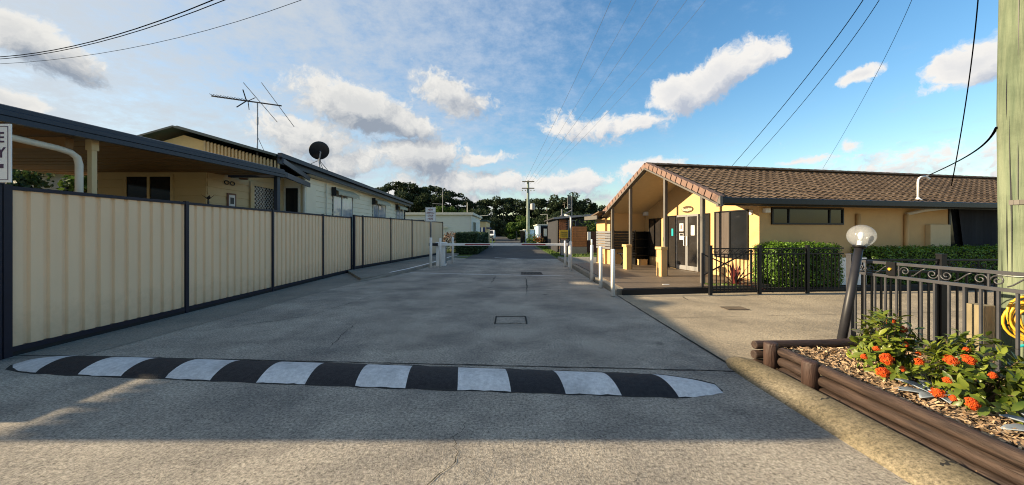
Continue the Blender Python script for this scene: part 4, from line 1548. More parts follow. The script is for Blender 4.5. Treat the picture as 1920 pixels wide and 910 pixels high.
# side wall: strip window, pipes, meter box, blind
window_y(Rb, VW, 2.12, 4.55, 1.70, 2.17, -1, 'glass', 'black', (.23, .80), .045)
for u_ in (5.05, 6.85):
    MB().tube([(u_, VW - .05, .1), (u_, VW - .05, 2.02)], .055, 12).build('downpipe', 'render', Rb, smooth=True)
MB().tube([(6.85, VW - .05, 2.02), (7.3, .30, 2.14), (7.7, .06, 2.20)], .05, 12).build('downpipe_offset', 'trim_white', Rb, smooth=True)
MB().box(7.66, 8.47, VW - .13, VW - .003, 1.02, 1.72).build('meter_box', 'render_pale', Rb, bevel=.01)
MB().box(8.6, 8.66, VW - .03, VW - .003, .2, 2.2).build('opening_frame', 'black', Rb)
MB().box(8.66, 15.5, VW - .012, VW - .003, .2, 2.22).build('opening', 'glass', Rb)
bl = MB()
vs = []
for i in range(40):
    u_ = 8.95 + i * .16
    dv = .012 * math.sin(i * 1.3) + .01 * math.sin(i * .45)
    vs += [(u_ - (.1 if i == 0 else 0), VW - .10 + dv, 2.20), (u_ + (.12 if i == 0 else 0), VW - .10 + dv, .9)]
bl.add(vs, [(2 * i, 2 * i + 2, 2 * i + 3, 2 * i + 1) for i in range(39)])
bl.build('blind', 'blind', Rb).modifiers.new('thickness', 'SOLIDIFY').thickness = .004
MB().box(UW + .10, UW + .26, VW - .10, VW - .003, 2.02, 2.13).build('sensor_light', 'sign_white', Rb)
MB().box(ug - .05, ug - .003, .70, .78, 1.98, 2.10).build('alarm_box', 'sign_white', Rb)
# service mast on the roof
sm = thing('service_mast', 'bent white power service mast rising through the tiled roof', 'mast', (0, 0, 0))
pu = 6.95
pts = [(pu, .25, 2.40), (pu, .25, 2.95)] + [(pu + .16 * (1 - math.cos(a)), .25, 2.95 + .16 * math.sin(a)) for a in (R(25), R(50), R(75))] + [(pu + .30, .25, 3.13)]
MB().tube(pts, .024, 10).build('pipe', 'sign_white', sm, smooth=True)
MB().lathe([(.10, 0), (.07, .03), (.03, .08)], 14, (pu, .25, 2.42)).build('flashing', 'sign_white', sm)
MB().tube([(pu + .30, .25, 3.13), (pu + .42, .23, 3.05)], .028, 8).build('entry_cap', 'sign_white', sm)
MB().tube([(pu + .30, .25, 3.13), (pu + .40, .2, 3.17)], .022, 8).build('insulator', 'grey_metal', sm)
sm.location = RO
sm.rotation_euler = (0, 0, TH)


def rw(u, v, z=0):
    return (RO[0] + u * math.cos(TH) - v * math.sin(TH), RO[1] + u * math.sin(TH) + v * math.cos(TH), z)


# slatted screens at the porch end; charcoal puts backlit shade into the inner one
for lab, (ua, va), (ub, vb), mt in (('grey slatted screen facing the lane at the porch end', (.0, 5.66), (-.0, 7.0), 'grey_metal'),
                                    ('slatted screen coloured dark as backlit shade across the back of the porch', (.10, 5.62), (1.05, 5.66), 'charcoal')):
    ss = thing('slat_screen', lab, 'screen', (0, 0, 0), local=True)
    ss.location = RO
    ss.rotation_euler = (0, 0, TH)
    for i in range(7):
        z = .84 + i * .108
        MB().bar((ua, va, z), (ub, vb, z), .02, .082).build('slat', mt, ss)
    for (u_, v_) in ((ua, va), (ub, vb)):
        MB().box(u_ + .012, u_ + .05, v_ - .02, v_ + .02, .15, 1.56).build('upright', 'charcoal', ss)
bc = thing('porch_bench', 'low cross-legged timber stand between the porch piers', 'bench', RO, TH, local=True)
MB().bar((.35, 5.0, .17), (.35, 5.55, .62), .03, .03).build('leg', 'charcoal', bc)
MB().bar((.40, 5.55, .17), (.40, 5.0, .62), .03, .03).build('leg', 'charcoal', bc)
MB().box(.25, .75, 4.95, 5.6, .62, .66).build('top', 'charcoal', bc)
bk = thing('brochure_shelf', 'black open shelf standing against the back of the porch', 'shelf', RO, TH, local=True)
for (u0, u1) in ((1.05, 1.08), (1.66, 1.69)):
    MB().box(u0, u1, 5.60, 5.95, .15, 1.52).build('side_panel', 'black', bk)
for z in (.2, .52, .85, 1.18, 1.49):
    MB().box(1.08, 1.66, 5.60, 5.95, z, z + .025).build('shelf_board', 'black', bk)
MB().box(1.08, 1.66, 5.93, 5.95, .15, 1.5).build('back_panel', 'black', bk)
bx = thing('cardboard_box', 'small tan box on the bottom of the black porch shelf', 'box', RO, TH, local=True)
MB().box(1.15, 1.45, 5.35, 5.58, .151, .36).build('body', 'render', bx)
MB().box(1.14, 1.46, 5.34, 5.59, .36, .385).build('lid', 'render', bx)

# ================================================================== GARDEN, FENCES, PLANTS ON THE RIGHT
def spiral(c, ax, az, r0, turns, start, sgn, n=18):
    """flat spiral in the plane spanned by ax (horizontal unit) and z"""
    pts = []
    for i in range(n):
        t = i / (n - 1)
        r = r0 * (1 - .78 * t)
        a = start + sgn * turns * 2 * math.pi * t
        pts.append(Vector(c) + Vector(ax) * (r * math.cos(a)) + Vector((0, 0, 1)) * (r * math.sin(a)))
    return pts


def picket_fence(name, label, p, q, zb, z_low, z_mid, z_top, pitch, material, posts, scroll_pitch, group, pr=.010, rail=.032, knobs=False, sr=.0065, post_w=.065):
    t = thing(name, label, 'fence', (p[0], p[1], zb), group=group)
    p, q = Vector((p[0], p[1], 0)), Vector((q[0], q[1], 0))
    d = (q - p)
    L = d.length
    d.normalize()
    for z in (z_low, z_mid, z_top):
        MB().bar(p + Vector((0, 0, z)), q + Vector((0, 0, z)), rail, rail).build('rail', material, t)
    n = int(L / pitch)
    hh = z_mid - z_low
    me = MB().box(-pr, pr, -pr, pr, 0, hh).mesh('picket', material)
    rz = math.atan2(d.y, d.x)
    for i in range(n):
        c = p + d * (pitch * (i + .5))
        piece('picket', me, t, (c.x, c.y, z_low), (0, 0, rz))
    for s in posts:
        c = p + d * s
        w = post_w / 2
        pm = MB().box(-w, w, -w, w, 0, z_top + .06 - zb + .0).mesh('post', material)
        po = piece('post', pm, t, (c.x, c.y, zb), (0, 0, rz))
        cm = MB().box(-w * 1.12, w * 1.12, -w * 1.12, w * 1.12, 0, .018).mesh('post_cap', material)
        piece('post_cap', cm, t, (c.x, c.y, z_top + .061), (0, 0, rz))
    # scrollwork between the two top rails
    gap = z_top - z_mid - rail
    zc = (z_top + z_mid) / 2
    r0 = gap * .42
    k = 0
    x = scroll_pitch * .5
    while x < L - scroll_pitch * .3:
        for sg_ in (-1, 1):
            cc = p + d * (x + sg_ * (r0 + .008)) + Vector((0, 0, zc))
            pts = spiral(cc, d, None, r0, 1.35, math.pi if sg_ > 0 else 0, sg_ * (1 if k % 2 == 0 else -1))
            MB().tube(pts, sr, 5).build('scroll', material, t, smooth=True)
        xa, xb = x + 2 * r0 + .02, x + scroll_pitch - 2 * r0 - .02
        if xb < L and xb > xa:
            a = p + d * xa + Vector((0, 0, zc - gap * .40))
            b = p + d * xb + Vector((0, 0, zc + gap * .40))
            m_ = (a + b) / 2
            MB().tube([a, a.lerp(m_, .5) + Vector((0, 0, -.006)), m_, m_.lerp(b, .5) + Vector((0, 0, .006)), b], sr, 5).build('scroll_bar', material, t, smooth=True)
        MB().bar(p + d * x + Vector((0, 0, z_mid + rail / 2)), p + d * x + Vector((0, 0, z_top - rail / 2)), .012, .012).build('scroll_bar', material, t)
        x += scroll_pitch
        k += 1
    return t


GF = 'garden fences with scrollwork'
picket_fence('garden_fence', 'charcoal picket fence with scrolls running along the flower bed towards the camera', (4.20, 4.36), (4.20, .9), .0, .30, 1.005, 1.15, .115, 'fence_grey',
             (.0,), .36, GF, pr=.0085, rail=.030, sr=.006)
picket_fence('garden_fence', 'dark picket fence across the driveway edge behind the flower bed', (4.24, 4.44), (8.0, 4.40), .0, .12, 1.0, 1.145, .118, 'black',
             (1.16, 3.6), .36, GF, pr=.0085, rail=.024, sr=.006)
picket_fence('pool_fence', 'black picket fence with scroll top in front of the clipped hedge', (4.70, 8.34), (8.15, 8.66), .0, .09, .97, 1.10, .10, 'black',
             (.0, 1.25, 2.5), .33, GF, pr=.009, rail=.030, sr=.007)
t = thing('latch_tag', 'small black latch with a yellow disc on the scrolled fence rail', 'latch', (4.17, 3.87, 1.08))
MB().box(4.165, 4.185, 3.83, 3.92, 1.02, 1.17).build('plate', 'black', t)
MB().tube([(4.15, 3.875, 1.09), (4.164, 3.875, 1.09)], .015, 12).build('disc', 'sign_yellow', t)

# raised timber bed
bed = thing('garden_bed', 'raised flower bed edged with stacked dark stained logs', 'garden bed', (3.4, 2.8, 0))
XB = 2.80
LR = .0475


def log(p, q, r, name, material, seed):
    rg = random.Random(seed)
    p, q = Vector(p), Vector(q)
    n = 9
    pts, rs = [], []
    for i in range(n):
        t = i / (n - 1)
        c = p.lerp(q, t)
        pts.append(c + Vector((rg.uniform(-.004, .004), rg.uniform(-.004, .004), rg.uniform(-.004, .004))))
        rs.append(r * (1 + rg.uniform(-.04, .04)) * (.86 if i in (0, n - 1) else 1))
    d = (q - p).normalized()
    pts[1] = pts[0] + d * r * .35
    pts[-2] = pts[-1] - d * r * .35
    return MB().tube(pts, rs, 14).build(name, material, bed, smooth=True)


for k in range(3):
    z = .050 + k * .102
    log((XB, 3.66, z), (XB + .005, 3.30, z), LR, 'log', 'log', 30 + k)
    log((XB + .005, 3.20, z), (XB - .01, -.2, z), LR, 'log', 'log', 40 + k)
    log((2.66, 3.88, z), (4.40, 3.98, z), LR, 'log', 'log_x', 50 + k)
    log((4.36, 3.96, z), (4.36, -.2, z), LR, 'log', 'log', 60 + k)
for (x, y, h) in ((2.755, 3.745, .325), (2.745, 3.24, .315), (4.3, 4.06, .32)):
    MB().lathe([(.066, -.02), (.067, h - .02), (.062, h - .006), (.05, h), (.01, h + .001)], 18, (x, y, 0)).build('corner_post', 'log_v', bed, smooth=True)
# soil
mb = MB()
nx, ny = 20, 44
vs = []
rg = random.Random(9)
for j in range(ny + 1):
    for i in range(nx + 1):
        x = XB + .03 + (4.32 - XB - .03) * i / nx
        y = -.2 + (3.92 + .2) * j / ny
        vs.append((x, y, .195 + rg.uniform(-.012, .02) + .02 * math.sin(i * .8) * math.cos(j * .5)))
mb.add(vs, [(j * (nx + 1) + i, j * (nx + 1) + i + 1, (j + 1) * (nx + 1) + i + 1, (j + 1) * (nx + 1) + i) for j in range(ny) for i in range(nx)])
mb.build('soil', 'soil', bed)


def chips(name, n, area, zf, parent, size=(.018, .060), seed=1):
    rg = np.random.RandomState(seed)
    x0, x1, y0, y1 = area
    off = np.array(ORIGIN.get(parent.name, (0, 0, 0))) if parent else np.zeros(3)
    vs = np.empty((n, 4, 3))
    for i in range(n):
        c = np.array([rg.uniform(x0, x1), rg.uniform(y0, y1), 0])
        c[2] = zf(c[0], c[1]) + rg.uniform(0, .022)
        a = rg.uniform(0, 6.28)
        L = rg.uniform(*size)
        W = L * rg.uniform(.18, .42)
        tl = rg.normal(0, .38)
        d = np.array([math.cos(a) * math.cos(tl), math.sin(a) * math.cos(tl), math.sin(tl)])
        s = np.array([-math.sin(a), math.cos(a), rg.normal(0, .4)])
        vs[i, 0] = c - d * L / 2 - s * W / 2
        vs[i, 1] = c + d * L / 2 - s * W / 2.5
        vs[i, 2] = c + d * L / 2 + s * W / 2
        vs[i, 3] = c - d * L / 2 + s * W / 2
    vs -= off
    me = bpy.data.meshes.new(name)
    me.from_pydata(vs.reshape(-1, 3).tolist(), [], [(4 * i, 4 * i + 1, 4 * i + 2, 4 * i + 3) for i in range(n)])
    me.materials.append(M['mulch'])
    o = bpy.data.objects.new(name, me)
    COL.objects.link(o)
    if parent:
        o.parent = parent
    return stuff(o)


chips('mulch', 15000, (XB + .05, 4.28, 1.0, 3.86), lambda x, y: .215, bed)
chips('fallen_mulch', 1500, (2.695, 2.775, .9, 3.72), lambda x, y: .030 + .9 * max(0, x - 2.73) * .6, bed, size=(.012, .042), seed=4)
chips('scattered_bark', 300, (2.58, 2.74, .9, 3.7), lambda x, y: .102, bed, size=(.006, .02), seed=6) if 0 else None
struct(MB().prism([(2.665, -.2), (2.81, -.2), (2.81, 3.74), (2.665, 3.74)], -.01, .026).build('soil_strip', 'soil'))


# flowering shrubs
def leaf_mesh(name, L, W, fold, curl, material):
    mb = MB()
    prof = [(0, .06), (.18, .62), (.45, 1.0), (.75, .72), (1.0, .02)]
    vs = []
    for t, w in prof:
        z = -curl * (t ** 2) * L
        vs += [(-W / 2 * w, L * t, z + fold * W * w), (0, L * t, z), (W / 2 * w, L * t, z + fold * W * w)]
    mb.add(vs, [(3 * i + k, 3 * i + k + 1, 3 * i + k + 4, 3 * i + k + 3) for i in range(4) for k in (0, 1)])
    me = bpy.data.meshes.new(name)
    me.from_pydata(mb.v, [], mb.f)
    me.materials.append(M[material])
    for p in me.polygons:
        p.use_smooth = True
    return me


LM = [leaf_mesh('leaf', .092, .038, .12, c, 'leaf_ixora') for c in (.15, .32, .05)]


def floret_head(r, seed):
    rg = random.Random(seed)
    mb = MB()
    n = int(170)
    for i in range(n):
        # upper dome
        u = rg.random()
        th = math.acos(1 - 1.15 * u)
        ph = rg.uniform(0, 6.28)
        nn_ = Vector((math.sin(th) * math.cos(ph), math.sin(th) * math.sin(ph), math.cos(th)))
        lump = 1 + .20 * math.sin(3 * ph + seed) * math.sin(2 * th) + .12 * math.sin(7 * ph + 2 * seed)
        c = nn_ * r * lump * rg.uniform(.70, 1.10)
        c.z *= .72
        t1 = nn_.orthogonal().normalized()
        t1 = Matrix.Rotation(rg.uniform(0, 6.28), 3, nn_) @ t1
        t2 = nn_.cross(t1)
        pl = .30 * r * rg.uniform(.8, 1.2)
        for k in range(4):
            a = t1 * math.cos(k * math.pi / 2) + t2 * math.sin(k * math.pi / 2)
            b = nn_.cross(a)
            mb.add([c, c + a * pl * .55 + b * pl * .32 + nn_ * .003, c + a * pl + nn_ * .001, c + a * pl * .55 - b * pl * .32 + nn_ * .003], [(0, 1, 2, 3)])
    me = bpy.data.meshes.new('flower_head')
    me.from_pydata(mb.v, [], mb.f)
    me.materials.append(M['petal'])
    return me


HEADS = [floret_head(.048, 1), floret_head(.036, 2), floret_head(.022, 3)]


def ixora(label, cx, cy, zb, rx, ry, h, flowers, seed, n_leaf=300, n_stuff=320):
    rg = random.Random(seed)
    t = thing('flowering_shrub', label, 'shrub', (cx, cy, zb), group='orange flowering shrubs in the log bed')
    tips = []
    ns = 84
    for i in range(ns):
        # points over an uneven dome
        ph = rg.uniform(0, 6.28)
        th = math.acos(1 - rg.random() * 1.02)
        k = rg.uniform(.55, 1.08) if rg.random() < .35 else rg.uniform(.85, 1.05)
        lump = 1 + .16 * math.sin(3 * ph + seed) + .1 * math.sin(5 * th + seed * 2)
        tip = Vector((cx + rx * math.sin(th) * math.cos(ph) * k * lump, cy + ry * math.sin(th) * math.sin(ph) * k * lump, zb + .04 + h * math.cos(th) * k * lump * .95 + .02))
        tips.append(tip)
        b = Vector((cx + rg.uniform(-.05, .05), cy + rg.uniform(-.05, .05), zb))
        m_ = b.lerp(tip, .5) + Vector((0, 0, .05))
        if i < 30:
            MB().tube([b, m_, tip], [.007, .005, .003], 5).build('stem', 'stem', t)
    cnt = 0
    spare = []
    total = n_leaf + n_stuff
    while cnt < total:
        tip = tips[cnt % ns] if cnt < ns * 9 else tips[rg.randrange(ns)]
        axis = (tip - Vector((cx, cy, zb + h * .15))).normalized()
        back = rg.uniform(0, .11)
        base = tip - axis * back + Vector((rg.uniform(-.02, .02), rg.uniform(-.02, .02), rg.uniform(-.02, .02)))
        ra = rg.uniform(0, 6.28)
        o = axis.orthogonal().normalized()
        o = Matrix.Rotation(ra, 3, axis) @ o
        dirn = (axis * rg.uniform(.15, .9) + o + Vector((0, 0, .12))).normalized()
        up = axis - dirn * axis.dot(dirn)
        up = (up + Vector((rg.uniform(-.3, .3), rg.uniform(-.3, .3), .3))).normalized()
        x = dirn.cross(up).normalized()
        up = x.cross(dirn).normalized()
        mat3 = Matrix((x, dirn, up)).transposed()
        sc_ = rg.uniform(.55, 1.15)
        if cnt < n_leaf:
            piece('leaf', LM[cnt % 3], t, base, mat3.to_euler(), (sc_, sc_, sc_))
        else:
            spare.append((base, mat3, sc_ * .9))
        cnt += 1
    mb = MB()
    src = LM[0]
    sv = [v.co.copy() for v in src.vertices]
    sf = [tuple(p.vertices) for p in src.polygons]
    for base, m3, sc_ in spare:
        mb.add([base + (m3 @ v) * sc_ for v in sv], sf)
    stuff(mb.build('inner_leaves', 'leaf_ixora', t, smooth=True))
    for (x, y, z, k, dirv) in flowers:
        dv = Vector(dirv).normalized()
        q = dv.to_track_quat('Z', 'Y').to_euler()
        fs_ = rg.uniform(.82, 1.12)
        piece('flower_head', HEADS[k], t, (x, y, z), q, (fs_ * rg.uniform(.85, 1.12), fs_ * rg.uniform(.8, 1.1), fs_))
    return t


def pp(px, py, d):
    return ((px - 960) / 660 * d, d, 1.5 - (py - 435) / 660 * d)


def pf_(px, py, d):
    return pp(px, py, d + .13)


B1 = (3.42, 3.20)
fl1 = [pf_(1662, 673, 2.80) + (0, (-.3, -1, .55)), pf_(1655, 698, 2.72) + (0, (-.3, -1, .6)), pf_(1643, 654, 2.88) + (2, (-.6, -.8, .5)), pf_(1620, 669, 2.88) + (2, (-.8, -.6, .5)),
       pf_(1673, 605, 3.05) + (1, (0, -.3, 1)), pf_(1688, 617, 3.02) + (1, (0.1, -.5, 1)), pf_(1724, 681, 2.86) + (1, (.3, -1, .5)), pf_(1722, 663, 2.9) + (2, (.3, -1, .5)), pf_(1692, 692, 2.78) + (2, (.2, -1, .4)),
       pf_(1698, 646, 2.9) + (2, (.2, -1, .4))]
ixora('leafy shrub with large orange flower heads nearest the leaning lamp', B1[0], B1[1], .21, .29, .26, .50, fl1, 3, 300, 760)
B2 = (3.47, 2.62)
fl2 = [pf_(1816, 675, 2.38) + (1, (0, -.8, .8)), pf_(1783, 676, 2.42) + (1, (-.5, -.7, .8)), pf_(1776, 713, 2.36) + (2, (-.8, -.7, .3)), pf_(1758, 737, 2.32) + (1, (-.7, -.8, .4)), pf_(1822, 757, 2.22) + (1, (0, -1, .4)),
       pf_(1787, 747, 2.26) + (2, (-.3, -1, .3)), pf_(1860, 704, 2.30) + (2, (.2, -1, .3)), pf_(1812, 656, 2.5) + (2, (0, -.6, .9))]
ixora('leafy shrub with small red-orange flowers in front of the striped pole base', B2[0], B2[1], .21, .265, .26, .47, fl2, 8, 300, 760)


# pale blue-grey low plants in the mulch
def grey_plant(label, cx, cy, leaves):
    t = thing('bluegrey_plant', label, 'plant', (cx, cy, .2), group='blue-grey plants in the mulch')
    for (a, L, W, tilt) in leaves:
        mb = MB()
        d = Vector((math.cos(R(a)), math.sin(R(a)), 0))
        s = Vector((-d.y, d.x, 0))
        prof = [(0, .35), (.3, .9), (.6, 1.0), (.85, .6), (1, .03)]
        vs = []
        for tt, w in prof:
            c = Vector((cx, cy, .225)) + d * L * tt + Vector((0, 0, L * math.sin(R(tilt)) * tt - .03 * tt * tt))
            vs += [c - s * W / 2 * w + Vector((0, 0, .018 * w)), c, c + s * W / 2 * w + Vector((0, 0, .018 * w))]
        mb.add(vs, [(3 * i + k, 3 * i + k + 1, 3 * i + k + 4, 3 * i + k + 3) for i in range(4) for k in (0, 1)])
        o = mb.build('leaf', 'leaf_grey', t, smooth=True)
        o.modifiers.new('thickness', 'SOLIDIFY').thickness = .006


grey_plant('pale blue-grey broad-leaved plant lying between the two flowering shrubs', 3.30, 2.72, [(150, .26, .09, 8), (195, .22, .08, 14), (115, .24, .08, 20), (20, .22, .09, 12), (-30, .20, .08, 10), (70, .2, .08, 25), (240, .15, .07, 18)])
grey_plant('pale blue-grey broad-leaved plant at the right edge of the log bed', 3.42, 2.20, [(165, .28, .09, 8), (205, .22, .08, 12), (130, .22, .08, 20), (15, .22, .09, 12), (-40, .20, .08, 10), (80, .2, .08, 25)])

# leaning lamp
lp = thing('garden_lamp', 'leaning dark lamp post with a clear globe at the bed corner', 'lamp post', (3.83, 4.12, 0))
b = Vector((3.815, 4.12, 0))
tp = Vector((4.062, 4.12, 1.31))
MB().tube([b, b.lerp(tp, .5), tp], [.046, .044, .040], 16).build('post', 'charcoal', lp, smooth=True)
ax = (tp - b).normalized()
MB().tube([tp, tp + ax * .012, tp + ax * .03], [.052, .066, .060], 18).build('gallery', 'black', lp, smooth=True)
gc = tp + ax * .145
sph = [(.001, -.128)] + [(.13 * math.sin(R(a)), -.13 * math.cos(R(a))) for a in range(15, 180, 11)] + [(.001, .13)]
MB().lathe(sph, 32, tuple(gc)).build('globe', 'globe', lp, smooth=True)
MB().tube([tp + ax * .03, tp + ax * .085], [.026, .026], 12).build('lamp_holder', 'sign_white', lp)
MB().lathe([(.015, -.05), (.026, -.02), (.03, .01), (.022, .035), (.004, .048)], 14, tuple(gc + Vector((-.004, 0, .0)))).build('bulb', 'sign_white', lp, smooth=True)

# near power pole
up = thing('power_pole', 'thick pale green treated timber power pole at the right edge', 'power pole', (5.27, 3.62, 0))
n = 26
pts, rs = [], []
rg = random.Random(12)
for i in range(n):
    z = i * 9.6 / (n - 1)
    pts.append((5.27 + .010 * math.sin(z * 1.7), 3.62, z))
    rs.append(.172 - .0032 * z + rg.uniform(-.003, .003))
MB().tube(pts, rs, 28).build('trunk', 'pole_green', up, smooth=True)
# number plates nailed to the pole
fa_ = math.atan2(-3.62, -5.27)
for k, ch in enumerate(('7', '2', '8', '3', '4')):
    a = fa_ + R(-26 + k * 11.5)
    x, y = 5.27 + .174 * math.cos(a), 3.62 + .174 * math.sin(a)
    pm = MB().box(-.0165, .0165, -.0015, .0015, -.024, .024).mesh('number_plate', 'barge')
    pl = piece('number_plate', pm, up, (x, y, 1.80), (0, 0, a + R(90)))
MB().tube([(5.27 + .178 * math.cos(fa_ + R(a)), 3.62 + .178 * math.sin(fa_ + R(a)), 1.05 + .004 * math.sin(a)) for a in range(-100, 101, 20)], .004, 5).build('strap', 'grey_metal', up)
MB().add([(5.27 + .176 * math.cos(fa_ + R(a)), 3.62 + .176 * math.sin(fa_ + R(a)), z) for z, aa in ((1.44, (12, 30)), (1.34, (8, 44)), (1.16, (8, 46)), (1.12, (20, 40))) for a in aa],
         [(0, 1, 3, 2), (2, 3, 5, 4), (4, 5, 7, 6)]).build('bare_patch', 'barge', up)
MB().bar((3.6, 3.5, 8.9), (6.94, 3.74, 8.9), .10, .12).build('crossarm', 'timber_pale', up)
for s in (-1.5, -.6, .6, 1.5):
    MB().lathe([(.03, 0), (.05, .03), (.03, .06), (.05, .09), (.02, .13)], 10, (5.27 + s, 3.62 + s * .072, 8.96)).build('insulator', 'sign_white', up)
# drying cracks down the pole
rg = random.Random(31)
for k in range(11):
    a0 = fa_ + R(rg.uniform(-55, 25))
    z0_ = rg.uniform(.3, 3.4)
    ln_ = rg.uniform(.35, 1.3)
    vs = []
    for i in range(9):
        t_ = i / 8
        z_ = z0_ + ln_ * t_
        r_ = .172 - .0032 * z_ + .0045
        aw_ = R(.9) * math.sin(math.pi * t_) + R(.08)
        ac_ = a0 + R(.7) * math.sin(5 * t_ + k)
        cx_ = 5.27 + .010 * math.sin(z_ * 1.7)
        vs += [(cx_ + r_ * math.cos(ac_ - aw_), 3.62 + r_ * math.sin(ac_ - aw_), z_), (cx_ + r_ * math.cos(ac_ + aw_), 3.62 + r_ * math.sin(ac_ + aw_), z_)]
    MB().add(vs, [(2 * i, 2 * i + 1, 2 * i + 3, 2 * i + 2) for i in range(8)]).build('drying_crack', 'charcoal', up)
# sawn timber stump and hoses
st = thing('timber_post', 'short square timber post standing by the power pole', 'post', (4.83, 3.60, 0))
MB().box(4.75, 4.88, 3.55, 3.69, -.02, .755).build('shaft', 'timber_pale', st, bevel=.006)
hh_ = thing('yellow_hose', 'coiled yellow garden hose hung on the power pole', 'hose', (5.05, 3.30, .6))
hc = Vector((4.98, 3.32, .66))
tn = Vector((-.55, -.83, 0)).normalized()
sd = Vector((-tn.y, tn.x, 0))
rg = random.Random(2)
pts = []
for i in range(9 * 26):
    a = 2 * math.pi * i / 26
    loop = i / 26
    rr = .19 + .035 * math.sin(loop * 2.3) + .02 * math.sin(a * 2 + loop)
    pts.append(hc + sd * (rr * .85 * math.cos(a)) + Vector((0, 0, 1)) * (rr * math.sin(a)) + tn * (.012 * (loop - 4.5) + .012 * math.sin(a + loop)))
MB().tube(pts, .0115, 7).build('coil', 'hose_y', hh_, smooth=True)
MB().tube([hc + Vector((0, 0, .17)) - tn * .10, hc + Vector((0, 0, .17)) + tn * .09, hc + Vector((0, 0, .23)) + tn * .10], .01, 6).build('hook', 'charcoal', hh_)
th_ = thing('teal_hose', 'short teal hose and tap between the timber post and the pole', 'hose', (5.0, 3.4, .5))
MB().tube([(4.86, 3.38, .40), (4.93, 3.38, .41), (4.99, 3.38, .46), (5.0, 3.39, .53), (4.98, 3.40, .60)], .013, 8).build('tube', 'hose_t', th_, smooth=True)
MB().tube([(4.78, 3.40, .60), (4.88, 3.40, .585), (5.06, 3.41, .60)], .010, 6).build('pipe', 'black', th_)
MB().tube([(4.98, 3.40, .58), (5.0, 3.40, .64), (5.05, 3.40, .665)], .014, 6).build('tap', 'black', th_)


# clipped hedges by the reception
def hedge(name, label, x0, x1, y0, y1, z0, z1, n, size, material, group, round_=.10, seed=0, rz=0.0, core=True):
    cx, cy = (x0 + x1) / 2, (y0 + y1) / 2
    t = thing(name, label, 'hedge', (cx, cy, z0), rz, group=group, local=True)
    hx, hy, hz_ = (x1 - x0) / 2, (y1 - y0) / 2, (z1 - z0)
    rg = np.random.RandomState(seed)
    A_ = np.array([hx * hy * 4, hx * hz_ * 2, hx * hz_ * 2, hy * hz_ * 2, hy * hz_ * 2])
    f = rg.choice(5, size=n, p=A_ / A_.sum())
    u = rg.uniform(-1, 1, n)
    v = rg.uniform(-1, 1, n)
    P = np.zeros((n, 3))
    Nn = np.zeros((n, 3))
    for i in range(n):
        if f[i] == 0:
            P[i] = (u[i] * hx, v[i] * hy, hz_)
            Nn[i] = (0, 0, 1)
        elif f[i] in (1, 2):
            s = -1 if f[i] == 1 else 1
            P[i] = (u[i] * hx, s * hy, (v[i] + 1) / 2 * hz_)
            Nn[i] = (0, s, 0)
        else:
            s = -1 if f[i] == 3 else 1
            P[i] = (s * hx, u[i] * hy, (v[i] + 1) / 2 * hz_)
            Nn[i] = (s, 0, 0)
    # round the edges and wobble the faces
    c = np.array([0, 0, hz_ / 2])
    H_ = np.array([hx - round_, hy - round_, hz_ / 2 - round_])
    q = P - c
    cl = np.clip(q, -H_, H_)
    dd = q - cl
    ln = np.linalg.norm(dd, axis=1, keepdims=True) + 1e-6
    dd = dd / ln * round_
    Nn = dd / round_
    wob = .025 * np.sin(P[:, 0:1] * 7 + P[:, 2:3] * 5) + .02 * np.sin(P[:, 1:2] * 9 + P[:, 0:1] * 13) + rg.normal(0, .032, (n, 1)) - np.abs(rg.normal(0, .03, (n, 1)))
    P = cl + dd * (1 + wob / round_) + c
    P[:, 2] = np.maximum(P[:, 2], .01)
    foliage('leaves', P, size, material, t, Nn + np.array([0, 0, .35]), .75, .55, seed)
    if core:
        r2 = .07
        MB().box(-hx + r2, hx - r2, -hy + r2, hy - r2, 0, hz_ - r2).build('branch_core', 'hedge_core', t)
    return t


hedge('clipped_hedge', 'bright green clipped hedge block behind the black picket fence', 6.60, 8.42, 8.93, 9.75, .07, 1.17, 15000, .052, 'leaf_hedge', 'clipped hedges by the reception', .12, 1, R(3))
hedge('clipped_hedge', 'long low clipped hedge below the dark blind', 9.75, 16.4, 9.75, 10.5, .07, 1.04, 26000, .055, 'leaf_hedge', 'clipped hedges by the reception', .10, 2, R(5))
# white gate panel between the hedges
wp = thing('white_board', 'plain white board standing between the two clipped hedges', 'board', (9.0, 9.3, .1))
MB().box(8.55, 9.35, 9.28, 9.31, .1, .82).build('sheet', 'sign_white', wp)
MB().box(8.53, 8.58, 9.26, 9.33, .05, .86).build('stile', 'grey_metal', wp)

# maroon strap-leaved plant
mp_ = thing('maroon_plant', 'spiky maroon strap-leaved plant behind the black picket fence', 'plant', (5.75, 9.1, .07), group='spiky plants by the porch')
rg = random.Random(5)
for i in range(34):
    a = rg.uniform(0, 6.28)
    el = rg.uniform(12, 80)
    L = rg.uniform(.45, .78)
    d = Vector((math.cos(a), math.sin(a) * .8, 0))
    s = Vector((-d.y, d.x, 0)).normalized()
    vs = []
    for k in range(6):
        t_ = k / 5
        c = Vector((5.75, 9.1, .10)) + d * (L * t_ * math.cos(R(el)) + .0) + Vector((0, 0, L * math.sin(R(el)) * t_ - .30 * L * t_ * t_ * math.cos(R(el))))
        w = .032 * (1 - t_ ** 2.2) + .002
        vs += [c - s * w + Vector((0, 0, .01)), c, c + s * w + Vector((0, 0, .01))]
    mb = MB().add(vs, [(3 * k + j, 3 * k + j + 1, 3 * k + j + 4, 3 * k + j + 3) for k in range(5) for j in (0, 1)])
    mb.build('leaf', 'leaf_maroon', mp_, smooth=True)
MB().tube([(5.75, 9.1, .05), (5.75, 9.1, .2)], [.05, .03], 8).build('crown_base', 'leaf_maroon', mp_)
